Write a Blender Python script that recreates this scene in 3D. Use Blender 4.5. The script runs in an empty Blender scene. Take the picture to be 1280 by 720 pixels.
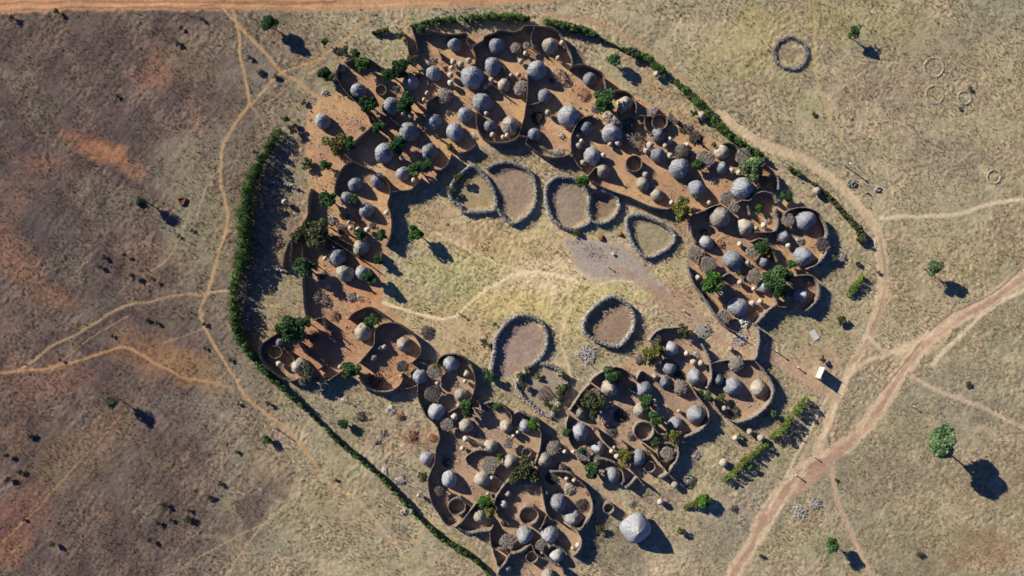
import bpy, math, random
import numpy as np
from mathutils import Vector, Matrix
random.seed(7); rng = np.random.default_rng(7)
R = random.random
U = random.uniform
S = 0.2                       # metres per survey unit
H = 175.0                     # height of the drone
scene = bpy.context.scene
COL = scene.collection

def W(px, py, z=0.0):
    """survey coordinate (seen at height z) -> place on the ground in metres"""
    k = S * (1 - z / H)
    return ((px - 640) * k, (360 - py) * k)

# ------------------------------------------------------------------ light, camera
SUN_EL = math.radians(25)
sd = Vector((0.815, -0.58, 0)).normalized()       # where shadows fall
world = bpy.data.worlds.new("World"); scene.world = world; world.use_nodes = True
nt = world.node_tree
bg = nt.nodes['Background']
sky = nt.nodes.new('ShaderNodeTexSky'); sky.sky_type = 'NISHITA'; sky.sun_disc = False
sky.sun_elevation = SUN_EL
tosun = -sd
sky.sun_rotation = math.atan2(tosun.x, tosun.y)
sky.altitude = 600; sky.air_density = 0.4; sky.dust_density = 0.05; sky.ozone_density = 2.5
scene.cycles.diffuse_bounces = 2
tint = nt.nodes.new('ShaderNodeVectorMath'); tint.operation = 'MULTIPLY'; tint.inputs[1].default_value = (.72, .95, 1.45)
nt.links.new(sky.outputs[0], tint.inputs[0]); nt.links.new(tint.outputs[0], bg.inputs[0]); bg.inputs[1].default_value = 0.075
sl = bpy.data.lights.new('sun', 'SUN'); sl.energy = 5.0; sl.angle = math.radians(0.5); sl.color = (1.0, 0.93, 0.82)
so = bpy.data.objects.new('sun', sl); COL.objects.link(so)
dvec = Vector((sd.x * math.cos(SUN_EL), sd.y * math.cos(SUN_EL), -math.sin(SUN_EL)))
so.rotation_euler = dvec.to_track_quat('-Z', 'Y').to_euler()
so.location = (-60, 60, 90)
cd = bpy.data.cameras.new('camera'); cam = bpy.data.objects.new('camera', cd); COL.objects.link(cam)
cam.location = (0, 0, H); cd.angle = 2 * math.atan(128.0 / H); cd.clip_end = 6000; cd.clip_start = 1
scene.camera = cam
scene.view_settings.view_transform = 'Standard'
scene.view_settings.look = 'None'; scene.view_settings.exposure = 0.62; scene.view_settings.gamma = 1

# ------------------------------------------------------------------ colours
KLIT = 0.88
def lin(c):
    c = np.asarray(c, float) / 255.0
    return np.where(c <= 0.04045, c / 12.92, ((c + 0.055) / 1.055) ** 2.4)
def alb(*c, sat=.93):
    v = lin(c) / KLIT; g_ = v.mean()
    return g_ + (v - g_) * sat

# ------------------------------------------------------------------ materials
def mat(name, col, var=0.25, scale=3.0, rough=0.95, bump=0.4, detail=6, rnd=0.2, col2=None, island=0.0, mode=None, dist=0.05, trans=0.0, patch=0.0):
    m = bpy.data.materials.new(name); m.use_nodes = True
    n = m.node_tree.nodes; l = m.node_tree.links
    b = n['Principled BSDF']; b.inputs['Roughness'].default_value = rough
    b.inputs['Specular IOR Level'].default_value = 0.15
    tc = n.new('ShaderNodeTexCoord')
    vec = tc.outputs['Object']
    if mode == 'radial':
        sp = n.new('ShaderNodeSeparateXYZ'); l.new(vec, sp.inputs[0])
        at = n.new('ShaderNodeMath'); at.operation = 'ARCTAN2'; l.new(sp.outputs[1], at.inputs[0]); l.new(sp.outputs[0], at.inputs[1])
        mu = n.new('ShaderNodeMath'); mu.operation = 'MULTIPLY'; mu.inputs[1].default_value = 4.5; l.new(at.outputs[0], mu.inputs[0])
        cb = n.new('ShaderNodeCombineXYZ'); l.new(mu.outputs[0], cb.inputs[0]); l.new(sp.outputs[2], cb.inputs[1])
        vec = cb.outputs[0]
    nz = n.new('ShaderNodeTexNoise'); nz.inputs['Scale'].default_value = scale; nz.inputs['Detail'].default_value = detail
    nz.inputs['Roughness'].default_value = 0.7
    l.new(vec, nz.inputs['Vector'])
    c2 = col2 if col2 is not None else tuple(x * (1 - 1.6 * var) for x in col)
    c1 = tuple(x * (1 + var) for x in col)
    rp = n.new('ShaderNodeValToRGB'); rp.color_ramp.elements[0].position = 0.32; rp.color_ramp.elements[1].position = 0.68
    rp.color_ramp.elements[0].color = (*c2, 1); rp.color_ramp.elements[1].color = (*c1, 1)
    l.new(nz.outputs[0], rp.inputs[0])
    out = rp.outputs[0]
    def vary(out, src, amt):
        ma = n.new('ShaderNodeMapRange'); ma.inputs['To Min'].default_value = 1 - amt; ma.inputs['To Max'].default_value = 1 + amt
        l.new(src, ma.inputs['Value'])
        mx = n.new('ShaderNodeVectorMath'); mx.operation = 'SCALE'
        l.new(out, mx.inputs[0]); l.new(ma.outputs[0], mx.inputs['Scale'])
        return mx.outputs[0]
    if patch:
        n2_ = n.new('ShaderNodeTexNoise'); n2_.inputs['Scale'].default_value = 1.7; n2_.inputs['Detail'].default_value = 3; n2_.noise_dimensions = '4D'
        l.new(tc.outputs['Object'], n2_.inputs['Vector']); oi2 = n.new('ShaderNodeObjectInfo'); m10 = n.new('ShaderNodeMath'); m10.operation = 'MULTIPLY'; m10.inputs[1].default_value = 50
        l.new(oi2.outputs['Random'], m10.inputs[0]); l.new(m10.outputs[0], n2_.inputs['W'])
        st = n.new('ShaderNodeMapRange'); st.inputs[1].default_value = .35; st.inputs[2].default_value = .65; l.new(n2_.outputs[0], st.inputs[0]); out = vary(out, st.outputs[0], patch)
    if rnd:
        oi = n.new('ShaderNodeObjectInfo'); out = vary(out, oi.outputs['Random'], rnd)
    if island:
        g = n.new('ShaderNodeNewGeometry'); out = vary(out, g.outputs['Random Per Island'], island)
    l.new(out, b.inputs['Base Color'])
    if bump:
        bm = n.new('ShaderNodeBump'); bm.inputs['Strength'].default_value = bump; bm.inputs['Distance'].default_value = dist
        l.new(nz.outputs[0], bm.inputs['Height']); l.new(bm.outputs[0], b.inputs['Normal'])
    if trans:
        tr = n.new('ShaderNodeBsdfTranslucent'); l.new(out, tr.inputs[0])
        mx = n.new('ShaderNodeMixShader'); mx.inputs[0].default_value = trans
        l.new(b.outputs[0], mx.inputs[1]); l.new(tr.outputs[0], mx.inputs[2])
        l.new(mx.outputs[0], n['Material Output'].inputs[0])
    return m

M = {
 'thatch_g': mat('thatch_grey', (0.25, 0.255, 0.265), 0.22, 1.6, bump=0.5, mode='radial', rnd=0.22, patch=.16),
 'thatch_c': mat('thatch_cream', (0.36, 0.32, 0.25), 0.22, 1.6, bump=0.5, mode='radial', rnd=0.14, patch=.14),
 'thatch_w': mat('thatch_pale', (0.335, 0.335, 0.335), 0.22, 1.6, bump=0.5, mode='radial', rnd=0.14, patch=.16),
 'mudwall': mat('mud_wall', (0.20, 0.13, 0.085), 0.25, 5, bump=0.5),
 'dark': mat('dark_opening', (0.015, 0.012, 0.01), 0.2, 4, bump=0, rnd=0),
 'wicker': mat('wicker', (0.33, 0.25, 0.17), 0.35, 14, bump=0.6),
 'cap': mat('granary_thatch', (0.44, 0.385, 0.30), 0.25, 2.0, bump=0.6, mode='radial', rnd=0.25),
 'wood': mat('weathered_wood', (0.20, 0.155, 0.115), 0.35, 4, bump=0.5, rnd=0.2, island=0.35),
 'stake': mat('stake_wood', (0.30, 0.26, 0.215), 0.4, 3, bump=0.3, rnd=0.15, island=0.4),
 'stakelight': mat('pale_stake_wood', (0.34, 0.28, 0.20), 0.3, 3, bump=0.3, rnd=0.1, island=0.3),
 'wattle': mat('wattle', (0.28, 0.235, 0.19), 0.45, 3, bump=0.8, rnd=0.15),
 'brush': mat('brushwood', (0.22, 0.185, 0.145), 0.4, 6, bump=0.9, rnd=0.2),
 'brushred': mat('brushwood_red', (0.27, 0.145, 0.085), 0.4, 6, bump=0.9, rnd=0.15),
 'twig': mat('twigs', (0.33, 0.28, 0.23), 0.3, 2, bump=0, rnd=0.2, island=0.55),
 'twigdark': mat('dark_twigs', (0.11, 0.095, 0.08), 0.3, 2, bump=0, rnd=0.2, island=0.6),
 'twigred': mat('red_twigs', (0.30, 0.165, 0.10), 0.3, 2, bump=0, rnd=0.1, island=0.5),
 'thorn': mat('thorn_bank', (0.33, 0.31, 0.27), 0.45, 1.2, bump=1.0, dist=0.15, rnd=0.1),
 'thorntwig': mat('thorn_twigs', (0.37, 0.345, 0.295), 0.4, 1, bump=0, rnd=0.1, island=0.6),
 'stone': mat('stone', (0.30, 0.27, 0.235), 0.3, 3, bump=0.8, rnd=0.25, island=0.35),
 'soilred': mat('red_soil_heap', (0.22, 0.10, 0.05), 0.35, 3, bump=0.8),
 'sack': mat('pale_sack', (0.55, 0.53, 0.47), 0.2, 4, bump=0.5, rnd=0.15, island=0.3),
 'earth': mat('bare_earth', tuple(alb(158, 144, 116)), .2, 1.2, bump=.5, rnd=0),
 'bark': mat('bark', (0.12, 0.09, 0.065), 0.3, 6, bump=0.8),
 'white': mat('white_sheet', (0.50, 0.485, 0.45), 0.05, 1.5, rough=0.6, bump=0.1, rnd=0),
 'concrete': mat('concrete', (0.52, 0.51, 0.49), 0.12, 3, rough=0.9, bump=0.2, rnd=0),
 'metal': mat('pole_metal', (0.25, 0.24, 0.23), 0.15, 4, rough=0.6, bump=0.1, rnd=0),
}
LEAF = {
 'bright': (0.105, 0.235, 0.040), 'dark': (0.055, 0.13, 0.042), 'green': (0.085, 0.165, 0.055),
 'olive': (0.115, 0.135, 0.050), 'yellow': (0.22, 0.22, 0.055), 'pale': (0.17, 0.26, 0.11), 'hedge': (0.125, 0.205, 0.055), 'hedgelight': (0.16, 0.22, 0.045),
 'grey': (0.17, 0.18, 0.12), 'scrub': (0.095, 0.115, 0.065), 'scrubpale': (0.12, 0.12, 0.07), 'palegreen': (0.20, 0.30, 0.13),
}
for k, c in LEAF.items():
    M['leaf_' + k] = mat('leaves_' + k, c, 0.45, .55, rough=0.7, bump=0, rnd=0.12, island=0.5, trans=0.25)

# ------------------------------------------------------------------ mesh helpers
class MB:
    def __init__(s): s.v = []; s.f = []
    def add(s, vs, fs):
        o = len(s.v); s.v.extend(vs); s.f.extend([tuple(i + o for i in f) for f in fs])
    def stick(s, a, b, r, n=4, r2=None):
        a = Vector(a); b = Vector(b); d = b - a
        if d.length < 1e-5: return
        z = d.normalized(); x = z.orthogonal().normalized(); y = z.cross(x)
        r2 = r if r2 is None else r2
        vs = []
        for p, q in ((a, r), (b, r2)):
            for i in range(n):
                t = 2 * math.pi * (i + .5) / n
                vs.append(tuple(p + x * (math.cos(t) * q) + y * (math.sin(t) * q)))
        fs = [(i, (i + 1) % n, n + (i + 1) % n, n + i) for i in range(n)]
        fs += [tuple(range(n - 1, -1, -1)), tuple(range(n, 2 * n))]
        s.add(vs, fs)
    def lathe(s, prof, n=40, disp=None, cx=0, cy=0, close=True):
        vs = []; fs = []
        for j, (r, z) in enumerate(prof):
            for i in range(n):
                t = 2 * math.pi * i / n
                rr, zz = (r, z) if disp is None else disp(r, z, t)
                vs.append((cx + rr * math.cos(t), cy + rr * math.sin(t), zz))
        for j in range(len(prof) - 1):
            for i in range(n):
                a = j * n + i; b = j * n + (i + 1) % n
                fs.append((a, b, b + n, a + n))
        if close:
            vs.append((cx, cy, sum(v[2] for v in vs[-n:]) / n + 0.0)); k = len(vs) - 1; o = (len(prof) - 1) * n
            for i in range(n): fs.append((o + i, o + (i + 1) % n, k))
        s.add(vs, fs)
    def box(s, c, d, rot=0):
        cx, cy, cz = c; dx, dy, dz = (x / 2 for x in d); ca, sa = math.cos(rot), math.sin(rot)
        vs = []
        for z in (-dz, dz):
            for x, y in ((-dx, -dy), (dx, -dy), (dx, dy), (-dx, dy)):
                vs.append((cx + x * ca - y * sa, cy + x * sa + y * ca, cz + z))
        s.add(vs, [(3, 2, 1, 0), (4, 5, 6, 7), (0, 1, 5, 4), (1, 2, 6, 5), (2, 3, 7, 6), (3, 0, 4, 7)])
    def rock(s, c, r, flat=0.7):
        n1, n2 = 7, 4
        vs = [(c[0], c[1], c[2] + r * flat)]
        for j in range(1, n2):
            ph = math.pi * j / n2
            for i in range(n1):
                t = 2 * math.pi * i / n1 + j * .4; q = r * U(.78, 1.15)
                vs.append((c[0] + q * math.sin(ph) * math.cos(t), c[1] + q * math.sin(ph) * math.sin(t), c[2] + q * flat * math.cos(ph)))
        vs.append((c[0], c[1], c[2] - r * flat)); L = len(vs) - 1
        fs = [(0, 1 + i, 1 + (i + 1) % n1) for i in range(n1)]
        for j in range(n2 - 2):
            for i in range(n1):
                a = 1 + j * n1 + i; b = 1 + j * n1 + (i + 1) % n1
                fs.append((a, a + n1, b + n1, b))
        o = 1 + (n2 - 2) * n1
        fs += [(o + (i + 1) % n1, o + i, L) for i in range(n1)]
        s.add(vs, fs)
    def leaf(s, p, size):
        a = U(0, 6.283); tz = U(-1.0, 1.0)
        x = Vector((math.cos(a), math.sin(a), tz * .7)).normalized()
        y = x.cross(Vector((U(-1, 1), U(-1, 1), U(.2, 1)))).normalized()
        p = Vector(p); l = size; w = size * U(.45, .8)
        s.add([tuple(p - x * l), tuple(p - y * w), tuple(p + x * l), tuple(p + y * w)], [(0, 1, 2, 3)])
    def mesh(s, name, m, smooth=False):
        me = bpy.data.meshes.new(name); me.from_pydata(s.v, [], s.f); me.materials.append(m)
        if smooth: me.polygons.foreach_set('use_smooth', [True] * len(me.polygons))
        me.update(); return me

def link(name, me, parent=None, loc=None, rot=None, scale=None):
    o = bpy.data.objects.new(name, me); COL.objects.link(o)
    if parent: o.parent = parent
    if loc: o.location = loc
    if rot is not None: o.rotation_euler = (0, 0, rot)
    if scale is not None: o.scale = scale
    return o
def root(name, loc, rot=0, scale=None):
    return link(name, None, None, loc, rot, scale)

REG = [  # yards by which things can be found
 (430, 88, 'top left corner yard'), (500, 130, 'yard right of the orange clearing'), (490, 205, 'yard below the orange clearing'),
 (562, 62, 'top left hedge-side yard'), (560, 120, 'long diagonal yard at upper left'), (548, 178, 'yard above the left thorn kraal'), (618, 158, 'small ringed upper yard'),
 (612, 75, 'packed upper middle yard'), (680, 70, 'curved top centre yard'), (675, 140, 'open yard above the middle kraals'),
 (740, 100, 'narrow yard beside the bright round tree'), (750, 175, 'upper yard right of centre'), (785, 225, 'yard with the deep black pen'), (815, 155, 'cluttered upper right yard'),
 (850, 215, 'orange yard at upper right'), (915, 210, 'upper right hedge corner yard'), (895, 275, 'yard right of the triangular kraal'), (945, 270, 'grassy pen at right'),
 (1010, 285, 'round yard at the far right'), (1000, 365, 'lower ringed yard at far right'), (925, 320, 'sunken green bush yard at right'), (925, 375, 'yard beside the bright right bush'),
 (450, 240, 'upper left inner yard'), (440, 300, 'left middle yard'), (385, 300, 'scrubby yard by the tall hedge'), (430, 370, 'bare lower left yard'), (365, 450, 'lower left corner yard'),
 (415, 440, 'dark lower left yard'), (485, 450, 'egg-shaped yard at lower left'), (555, 480, 'yard left of the big kraal'), (605, 520, 'yard below the big kraal'), (600, 585, 'brown yard at lower centre'),
 (565, 635, 'ringed yard at bottom left'), (650, 560, 'small yard with a tiny pen'), (635, 650, 'large black bottom pen yard'), (660, 700, 'bottom edge yard'), (705, 630, 'large ringed yard at the bottom'),
 (695, 565, 'lower middle yard'), (745, 570, 'lower yard of the dark-leaved tree'), (770, 490, 'cream dome yard below the round kraal'), (815, 500, 'green tree yard at lower right'),
 (835, 445, 'yard beside the yellowish trees'), (815, 560, 'twin round pen yard at lower right'), (865, 500, 'lower right curved fence yard'), (930, 485, 'rounded yard near the signboard'), (900, 425, 'stony open ground left of the posts'),
 (650, 440, 'central kraal ground'), (700, 250, 'upper central kraal ground'), (510, 380, 'open ground inside at left'), (450, 540, 'rough ground inside the lower left hedge'), (880, 600, 'open ground below the yards at right'),
 (780, 650, 'ground around the large lone hut'), (1050, 470, 'ground around the signboard'), (1060, 300, 'ground between yards and right hedge'), (340, 200, 'ground by the tall left hedge'), (500, 50, 'rough ground below the top road'), (800, 60, 'ground along the top hedge'),
 (100, 100, 'top left burnt-brown field'), (80, 300, 'left brown field'), (200, 340, 'scrubby field left of the tall hedge'), (100, 500, 'lower left brown field'), (230, 640, 'bottom left scrub field'), (450, 670, 'bottom field left of the hedge'),
 (1000, 60, 'top right dry field'), (1180, 100, 'far top right dry field'), (1180, 300, 'right dry field'), (1200, 560, 'bottom right field'), (1000, 660, 'bottom field right of the track'), (300, 60, 'scrub beside the top road'),
]
ORD = ['', '', 'second', 'third', 'fourth', 'fifth', 'sixth', 'seventh', 'eighth', 'ninth', 'tenth', 'eleventh', 'twelfth', 'thirteenth', 'fourteenth', 'fifteenth']
THINGS = []
def thing(o, cat, look, px, py, r=5, group=None, where=None):
    o['category'] = cat
    if group: o['group'] = group
    reg = where or min(REG, key=lambda q: (q[0] - px) ** 2 + (q[1] - py) ** 2)[2]
    THINGS.append([o, look, px, py, r, reg])
def label(o, lab, cat, group=None):
    o['label'] = lab; o['category'] = cat
    if group: o['group'] = group
def finish_labels():
    d = {}
    for t in THINGS: d.setdefault((t[1], t[5]), []).append(t)
    d_all = d
    for (look, reg), ts in d_all.items():
        n = len(ts); left = list(ts)
        def setl(t, phr):
            t[0]['label'] = f"{look}{phr} in the {reg}" if not reg.startswith(('ground', 'rough ground', 'open ground', 'scrub b', 'stony')) else f"{look}{phr} on the {reg}"
        if n == 1: setl(ts[0], ''); continue
        if n == 2:
            a, b = ts
            if abs(a[2] - b[2]) >= abs(a[3] - b[3]):
                a, b = sorted(ts, key=lambda t: t[2]); setl(a, ', left of two'); setl(b, ', right of two')
            else:
                a, b = sorted(ts, key=lambda t: t[3]); setl(a, ', upper of two'); setl(b, ', lower of two')
            continue
        xs = sorted(ts, key=lambda t: t[2]); ys = sorted(ts, key=lambda t: t[3])
        used = set()
        for t, phr in ((ys[0], ', topmost'), (ys[-1], ', lowest')):
            pass
        for i, t in enumerate(xs):
            if t is ys[0]: setl(t, ', topmost')
            elif t is ys[-1]: setl(t, ', lowest')
            elif i == 0: setl(t, ', leftmost')
            elif i == n - 1: setl(t, ', rightmost')
            else: setl(t, f', {ORD[i + 1]} from left')

def smooth(pts, step):
    """Catmull-Rom resample"""
    P = [Vector((x, y, 0)) for x, y in pts]
    if len(P) < 2: return P
    closed = (P[0] - P[-1]).length < 1e-6
    out = []
    n = len(P)
    for i in range(n - 1):
        p1, p2 = P[i], P[i + 1]
        p0 = P[i - 1] if i > 0 else (P[-2] if closed else p1 * 2 - p2)
        p3 = P[i + 2] if i + 2 < n else (P[1] if closed else p2 * 2 - p1)
        k = max(1, int(round((p2 - p1).length / step)))
        for j in range(k):
            t = j / k
            out.append(0.5 * ((2 * p1) + (p2 - p0) * t + (2 * p0 - 5 * p1 + 4 * p2 - p3) * t * t + (3 * p1 - p0 - 3 * p2 + p3) * t ** 3))
    out.append(P[-1])
    return out
def frames(P):
    out = []
    for i, p in enumerate(P):
        d = (P[min(i + 1, len(P) - 1)] - P[max(i - 1, 0)]);
        if d.length < 1e-6: d = Vector((1, 0, 0))
        d.normalize(); out.append((p, d, Vector((-d.y, d.x, 0))))
    return out
def parse(s):
    return [tuple(float(a) for a in q.split(',')) for q in s.split()]

# ------------------------------------------------------------------ HUTS
def noise_fn(seed, amps):
    r = random.Random(seed); T = [(k, a, r.uniform(0, 6.28), r.uniform(-3, 3)) for k, a in amps]
    return lambda t, z: sum(a * math.sin(k * t + ph + zz * z) for k, a, ph, zz in T)
PROF = {
 'd': [(1.0, .28), (1.04, .36), (1.02, .50), (.95, .72), (.84, .95), (.70, 1.17), (.54, 1.38), (.37, 1.57), (.20, 1.72), (.09, 1.80), (.03, 1.83)],
 'p': [(1.04, .30), (1.05, .38), (.96, .58), (.82, .84), (.67, 1.10), (.52, 1.35), (.37, 1.58), (.22, 1.79), (.10, 1.94), (.03, 2.0)],
}
roofmesh = {}
def hut_roof(style, tone, v):
    key = (style, tone, v)
    if key in roofmesh: return roofmesh[key]
    base = 'p' if style in 'pk' else 'd'
    nf = noise_fn(hash(style) % 97 * 0 + ord(style) * 13 + v, [(2, .045), (3, .03), (5, .02), (7, .008), (11, .006), (17, .005), (29, .008)])
    la = (v * 2.1, 1.2 + v)
    def disp(r, z, t):
        f = 1 + nf(t, z) * (0.4 + 0.6 * r)
        if style == 'l':
            for q in la:
                f += 0.20 * max(0, math.cos(t - q)) ** 3 * (1 if z > .7 else .5)
        zz = z + 0.012 * math.sin(9 * t + 5 * z) * r
        if style == 'l': zz += 0.18 * max(0, math.cos(t - la[0])) ** 2 * r * (1.1 - r)
        return r * f, zz
    b = MB()
    prof = PROF[base]
    if style == 't':
        prof = [(1.05, .34), (1.06, .42), (.98, .62), (.88, .78), (.78, .80), (.76, .98), (.68, 1.10), (.56, 1.13), (.53, 1.28), (.42, 1.40), (.30, 1.43), (.26, 1.58), (.12, 1.68), (.03, 1.70)]
    # inner underside
    b.lathe([(.80, .44), (.9, .38)] + prof, 56, disp)
    # loose straws over the eave and body
    rr = random.Random(v * 7 + ord(style))
    for i in range(90):
        t = rr.uniform(0, 6.283); f0, g0 = disp(1.0, .42, t); L_ = rr.uniform(.03, .13)
        b.stick((f0 * .93 * math.cos(t), f0 * .93 * math.sin(t), g0 + .08), (f0 * (1.03 + L_) * math.cos(t + .03), f0 * (1.03 + L_) * math.sin(t + .03), g0 - .10), .028, 3, .012)
    for i in range(150):
        t = rr.uniform(0, 6.283); k = rr.randrange(2, len(prof) - 1)
        r0, z0 = prof[k]; r1, z1 = prof[max(0, k - 2)]
        f0, g0 = disp(r0, z0, t); f1, g1 = disp(r1, z1, t + rr.uniform(-.08, .08))
        b.stick((f0 * math.cos(t), f0 * math.sin(t), g0 + .02), (f1 * 1.04 * math.cos(t), f1 * 1.04 * math.sin(t), g1 + .0), .018, 3, .008)
    roofmesh[key] = b.mesh('hut_roof', M['thatch_' + tone], True)
    return roofmesh[key]
b = MB(); b.lathe([(.80, -.05), (.82, .2), (.84, .46)], 28, None, close=False); me_wall = b.mesh('hut_wall', M['mudwall'], True)
b = MB(); b.box((0.80, 0, .20), (.14, .36, .46)); me_door = b.mesh('hut_doorway', M['dark'])
b = MB()
for i in range(14):
    t = i * .45; b.stick((.02 * math.cos(t), .02 * math.sin(t), 0), (.10 * math.cos(t), .10 * math.sin(t), U(.12, .2)), .022, 4, .012)
b.lathe([(.07, -.08), (.09, 0), (.05, .08), (.01, .1)], 10); me_tip = b.mesh('roof_tip', M['cap'], True)
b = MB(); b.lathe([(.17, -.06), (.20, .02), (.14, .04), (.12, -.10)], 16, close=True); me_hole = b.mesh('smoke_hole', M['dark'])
b = MB(); b.lathe([(.19, -.05), (.22, .05), (.15, .07), (.13, -.03)], 18, close=False); me_collar = b.mesh('roof_collar', M['wicker'])

HUTS = """446,112,9.5,d,g 402,150,9.5,d,w 487,133,10.5,l,g 510,163,12,p,g 479,190,12,d,g 541,151,10,d,g 536,189,10.5,k,g 513,102,9.5,d,g 426,84,5.5,d,w
568,53,9,p,g 620,55,10,d,g 590,94,14,d,g 616,81,11,k,g 688,55,10,p,c 671,86,12,d,g 630,105,8,d,c 541,90,9,l,g 738,97,8.5,d,g
603,126,12,p,g 568,164,10.5,l,g 581,142,9.5,k,g 612,157,8.5,p,g 638,156,11.5,p,c 681,119,9,d,g 667,167,8.5,d,g
712,143,13,l,w 733,159,9,d,g 766,165,12,p,g 782,128,10,p,c 824,168,9,p,g 741,194,11,p,g 754,212,9,k,c 804,229,8.5,d,c 822,243,8,d,c
823,193,9,l,g 851,209,12.5,d,g 872,234,10,l,g 904,189,9,h,c 903,209,8,p,g 930,235,13.5,d,g 902,270,13,d,c
443,230,9,d,g 471,225,9,d,g 432,247,8.5,d,g 457,262,9,d,g 503,216,8.5,d,g 421,320,11,d,g 450,309,10,d,c 430,341,11,k,c 452,341,9,d,w 453,415,11,d,c 373,458,10,d,c
505,431,9.5,p,c 524,471,9.5,k,w 563,454,10.5,d,w 932,284,9.5,l,c 884,303,8.5,d,w 917,324,11,l,g 1009,274,12,l,g 980,295,8.5,k,w 1005,321,11,l,g 956,326,7.5,d,g 955,358,7,l,w
924,384,11.5,l,g 1004,369,9,p,w 840,436,9,d,w 838,461,8,l,g 831,478,8,p,g 870,472,9.5,k,g 898,475,7.5,d,g 918,484,11,t,g 950,486,10,d,c 872,519,11.5,p,g
763,485,11,k,c 805,487,10,l,g 801,513,8.5,p,c 725,516,7.5,d,c 725,541,11.5,k,w 748,561,8,p,w 680,575,10,d,c 766,595,9.5,d,g 799,573,10,l,g 846,531,9,p,g
544,515,10.5,l,w 576,494,8,d,c 582,533,9,d,c 633,534,8,k,c 656,533,8,d,w 533,574,8.5,h,g 613,559,8.5,d,c 638,578,9,h,c 603,600,10,d,c 561,601,9.5,l,w
600,646,9.5,d,c 656,671,10.5,d,w 687,669,10,l,w 697,696,8,l,w 698,630,10.5,h,g 717,649,10,p,w 685,722,8.5,d,c 661,604,6.5,d,c"""
TONE = {'g': 'grey', 'c': 'cream', 'w': 'pale'}
SHAPE = {'d': 'domed thatch hut', 'p': 'pointed thatch hut', 'k': 'topknotted thatch hut', 'l': 'lumpy thatch hut', 'h': 'thatch hut with open crown hole', 't': 'tiered thatch hut'}
HUTPOS = []
def hut(px, py, r, st, tn, i, look=None):
    rad = r * S; hgt = 1.0
    x, y = W(px, py, rad * .95)
    sz = rad / 1.02
    o = root('thatched_hut', (x, y, 0), U(0, 6.28), (sz, sz, sz * U(.80, .92)))
    rf = link('roof', hut_roof(st, tn, i % 5), o)
    if st == 'k': link('roof_tip', me_tip, rf, (0, 0, 2.0), None, (1.5, 1.5, 1.5))
    if st == 'h':
        link('roof_collar', me_collar, rf, (0, 0, 1.74)); link('smoke_hole', me_hole, rf, (0, 0, 1.76))
    link('wall', me_wall, o); link('doorway', me_door, o)
    size = 'large ' if r >= 11.5 else ('small ' if r <= 8.3 else '')
    thing(o, 'hut', look or f'{size}{TONE[tn]} {SHAPE[st]}', px, py, r, 'thatched huts of the village')
    HUTPOS.append((x, y, rad))
for i, q in enumerate(HUTS.split()):
    a = q.split(','); hut(float(a[0]), float(a[1]), float(a[2]), a[3], a[4], i)
# the big lone ridge-roofed hut at the bottom
def big_hut(px, py, r):
    x, y = W(px, py, 3.6); o = root('thatched_house', (x, y, 0), math.radians(35))
    b = MB(); rad = r * S
    n = 40; rings = [(1.0, 1.7), (1.03, 1.85), (.88, 2.6), (.68, 3.5), (.46, 4.35), (.24, 5.05), (.08, 5.4)]
    nf = noise_fn(5, [(3, .03), (8, .02), (21, .012)])
    vs = []; fs = []
    for (q, z) in rings:
        for k in range(n):
            t = 2 * math.pi * k / n
            sq = (abs(math.cos(t)) ** 5 + abs(math.sin(t)) ** 5) ** (-.2)
            rr = q * rad * (1 + .5 * nf(t, z)) * (0.35 + .65 * sq)
            vs.append((rr * math.cos(t) * 1.05, rr * math.sin(t), z - .04 * math.sin(t * 5)))
    for j in range(len(rings) - 1):
        for k in range(n):
            a = j * n + k; c = j * n + (k + 1) % n; fs.append((a, c, c + n, a + n))
    fs.append(tuple((len(rings) - 1) * n + k for k in range(n)))
    b.add(vs, fs)
    for k in range(260):
        t = U(0, 6.28); q = U(.15, .98); z = 1.8 + (1 - q) * 3.6
        rr = q * rad; b.stick((rr * math.cos(t), rr * math.sin(t), z + .12), (rr * 1.12 * math.cos(t), rr * 1.12 * math.sin(t), z - .3), .03, 3, .015)
    rf = link('roof', b.mesh('house_roof', M['thatch_w'], True), o)
    b = MB(); b.lathe([(.25, 5.25), (.30, 5.4), (.12, 5.7), (.02, 5.8)], 12); link('ridge_cap', b.mesh('ridge_cap', M['cap'], True), rf)
    b = MB(); b.lathe([(rad * .8, -.1), (rad * .8, 1.95)], 32, close=False); link('wall', b.mesh('house_wall', M['mudwall'], True), o)
    b = MB(); b.box((rad * .8, 0, .8), (.12, .9, 1.65)); link('doorway', b.mesh('house_door', M['dark']), o)
    label(o, 'largest hut, broad pale thatched roof standing alone below the yards', 'hut', 'thatched huts of the village')
big_hut(796, 663, 16.5)

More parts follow.
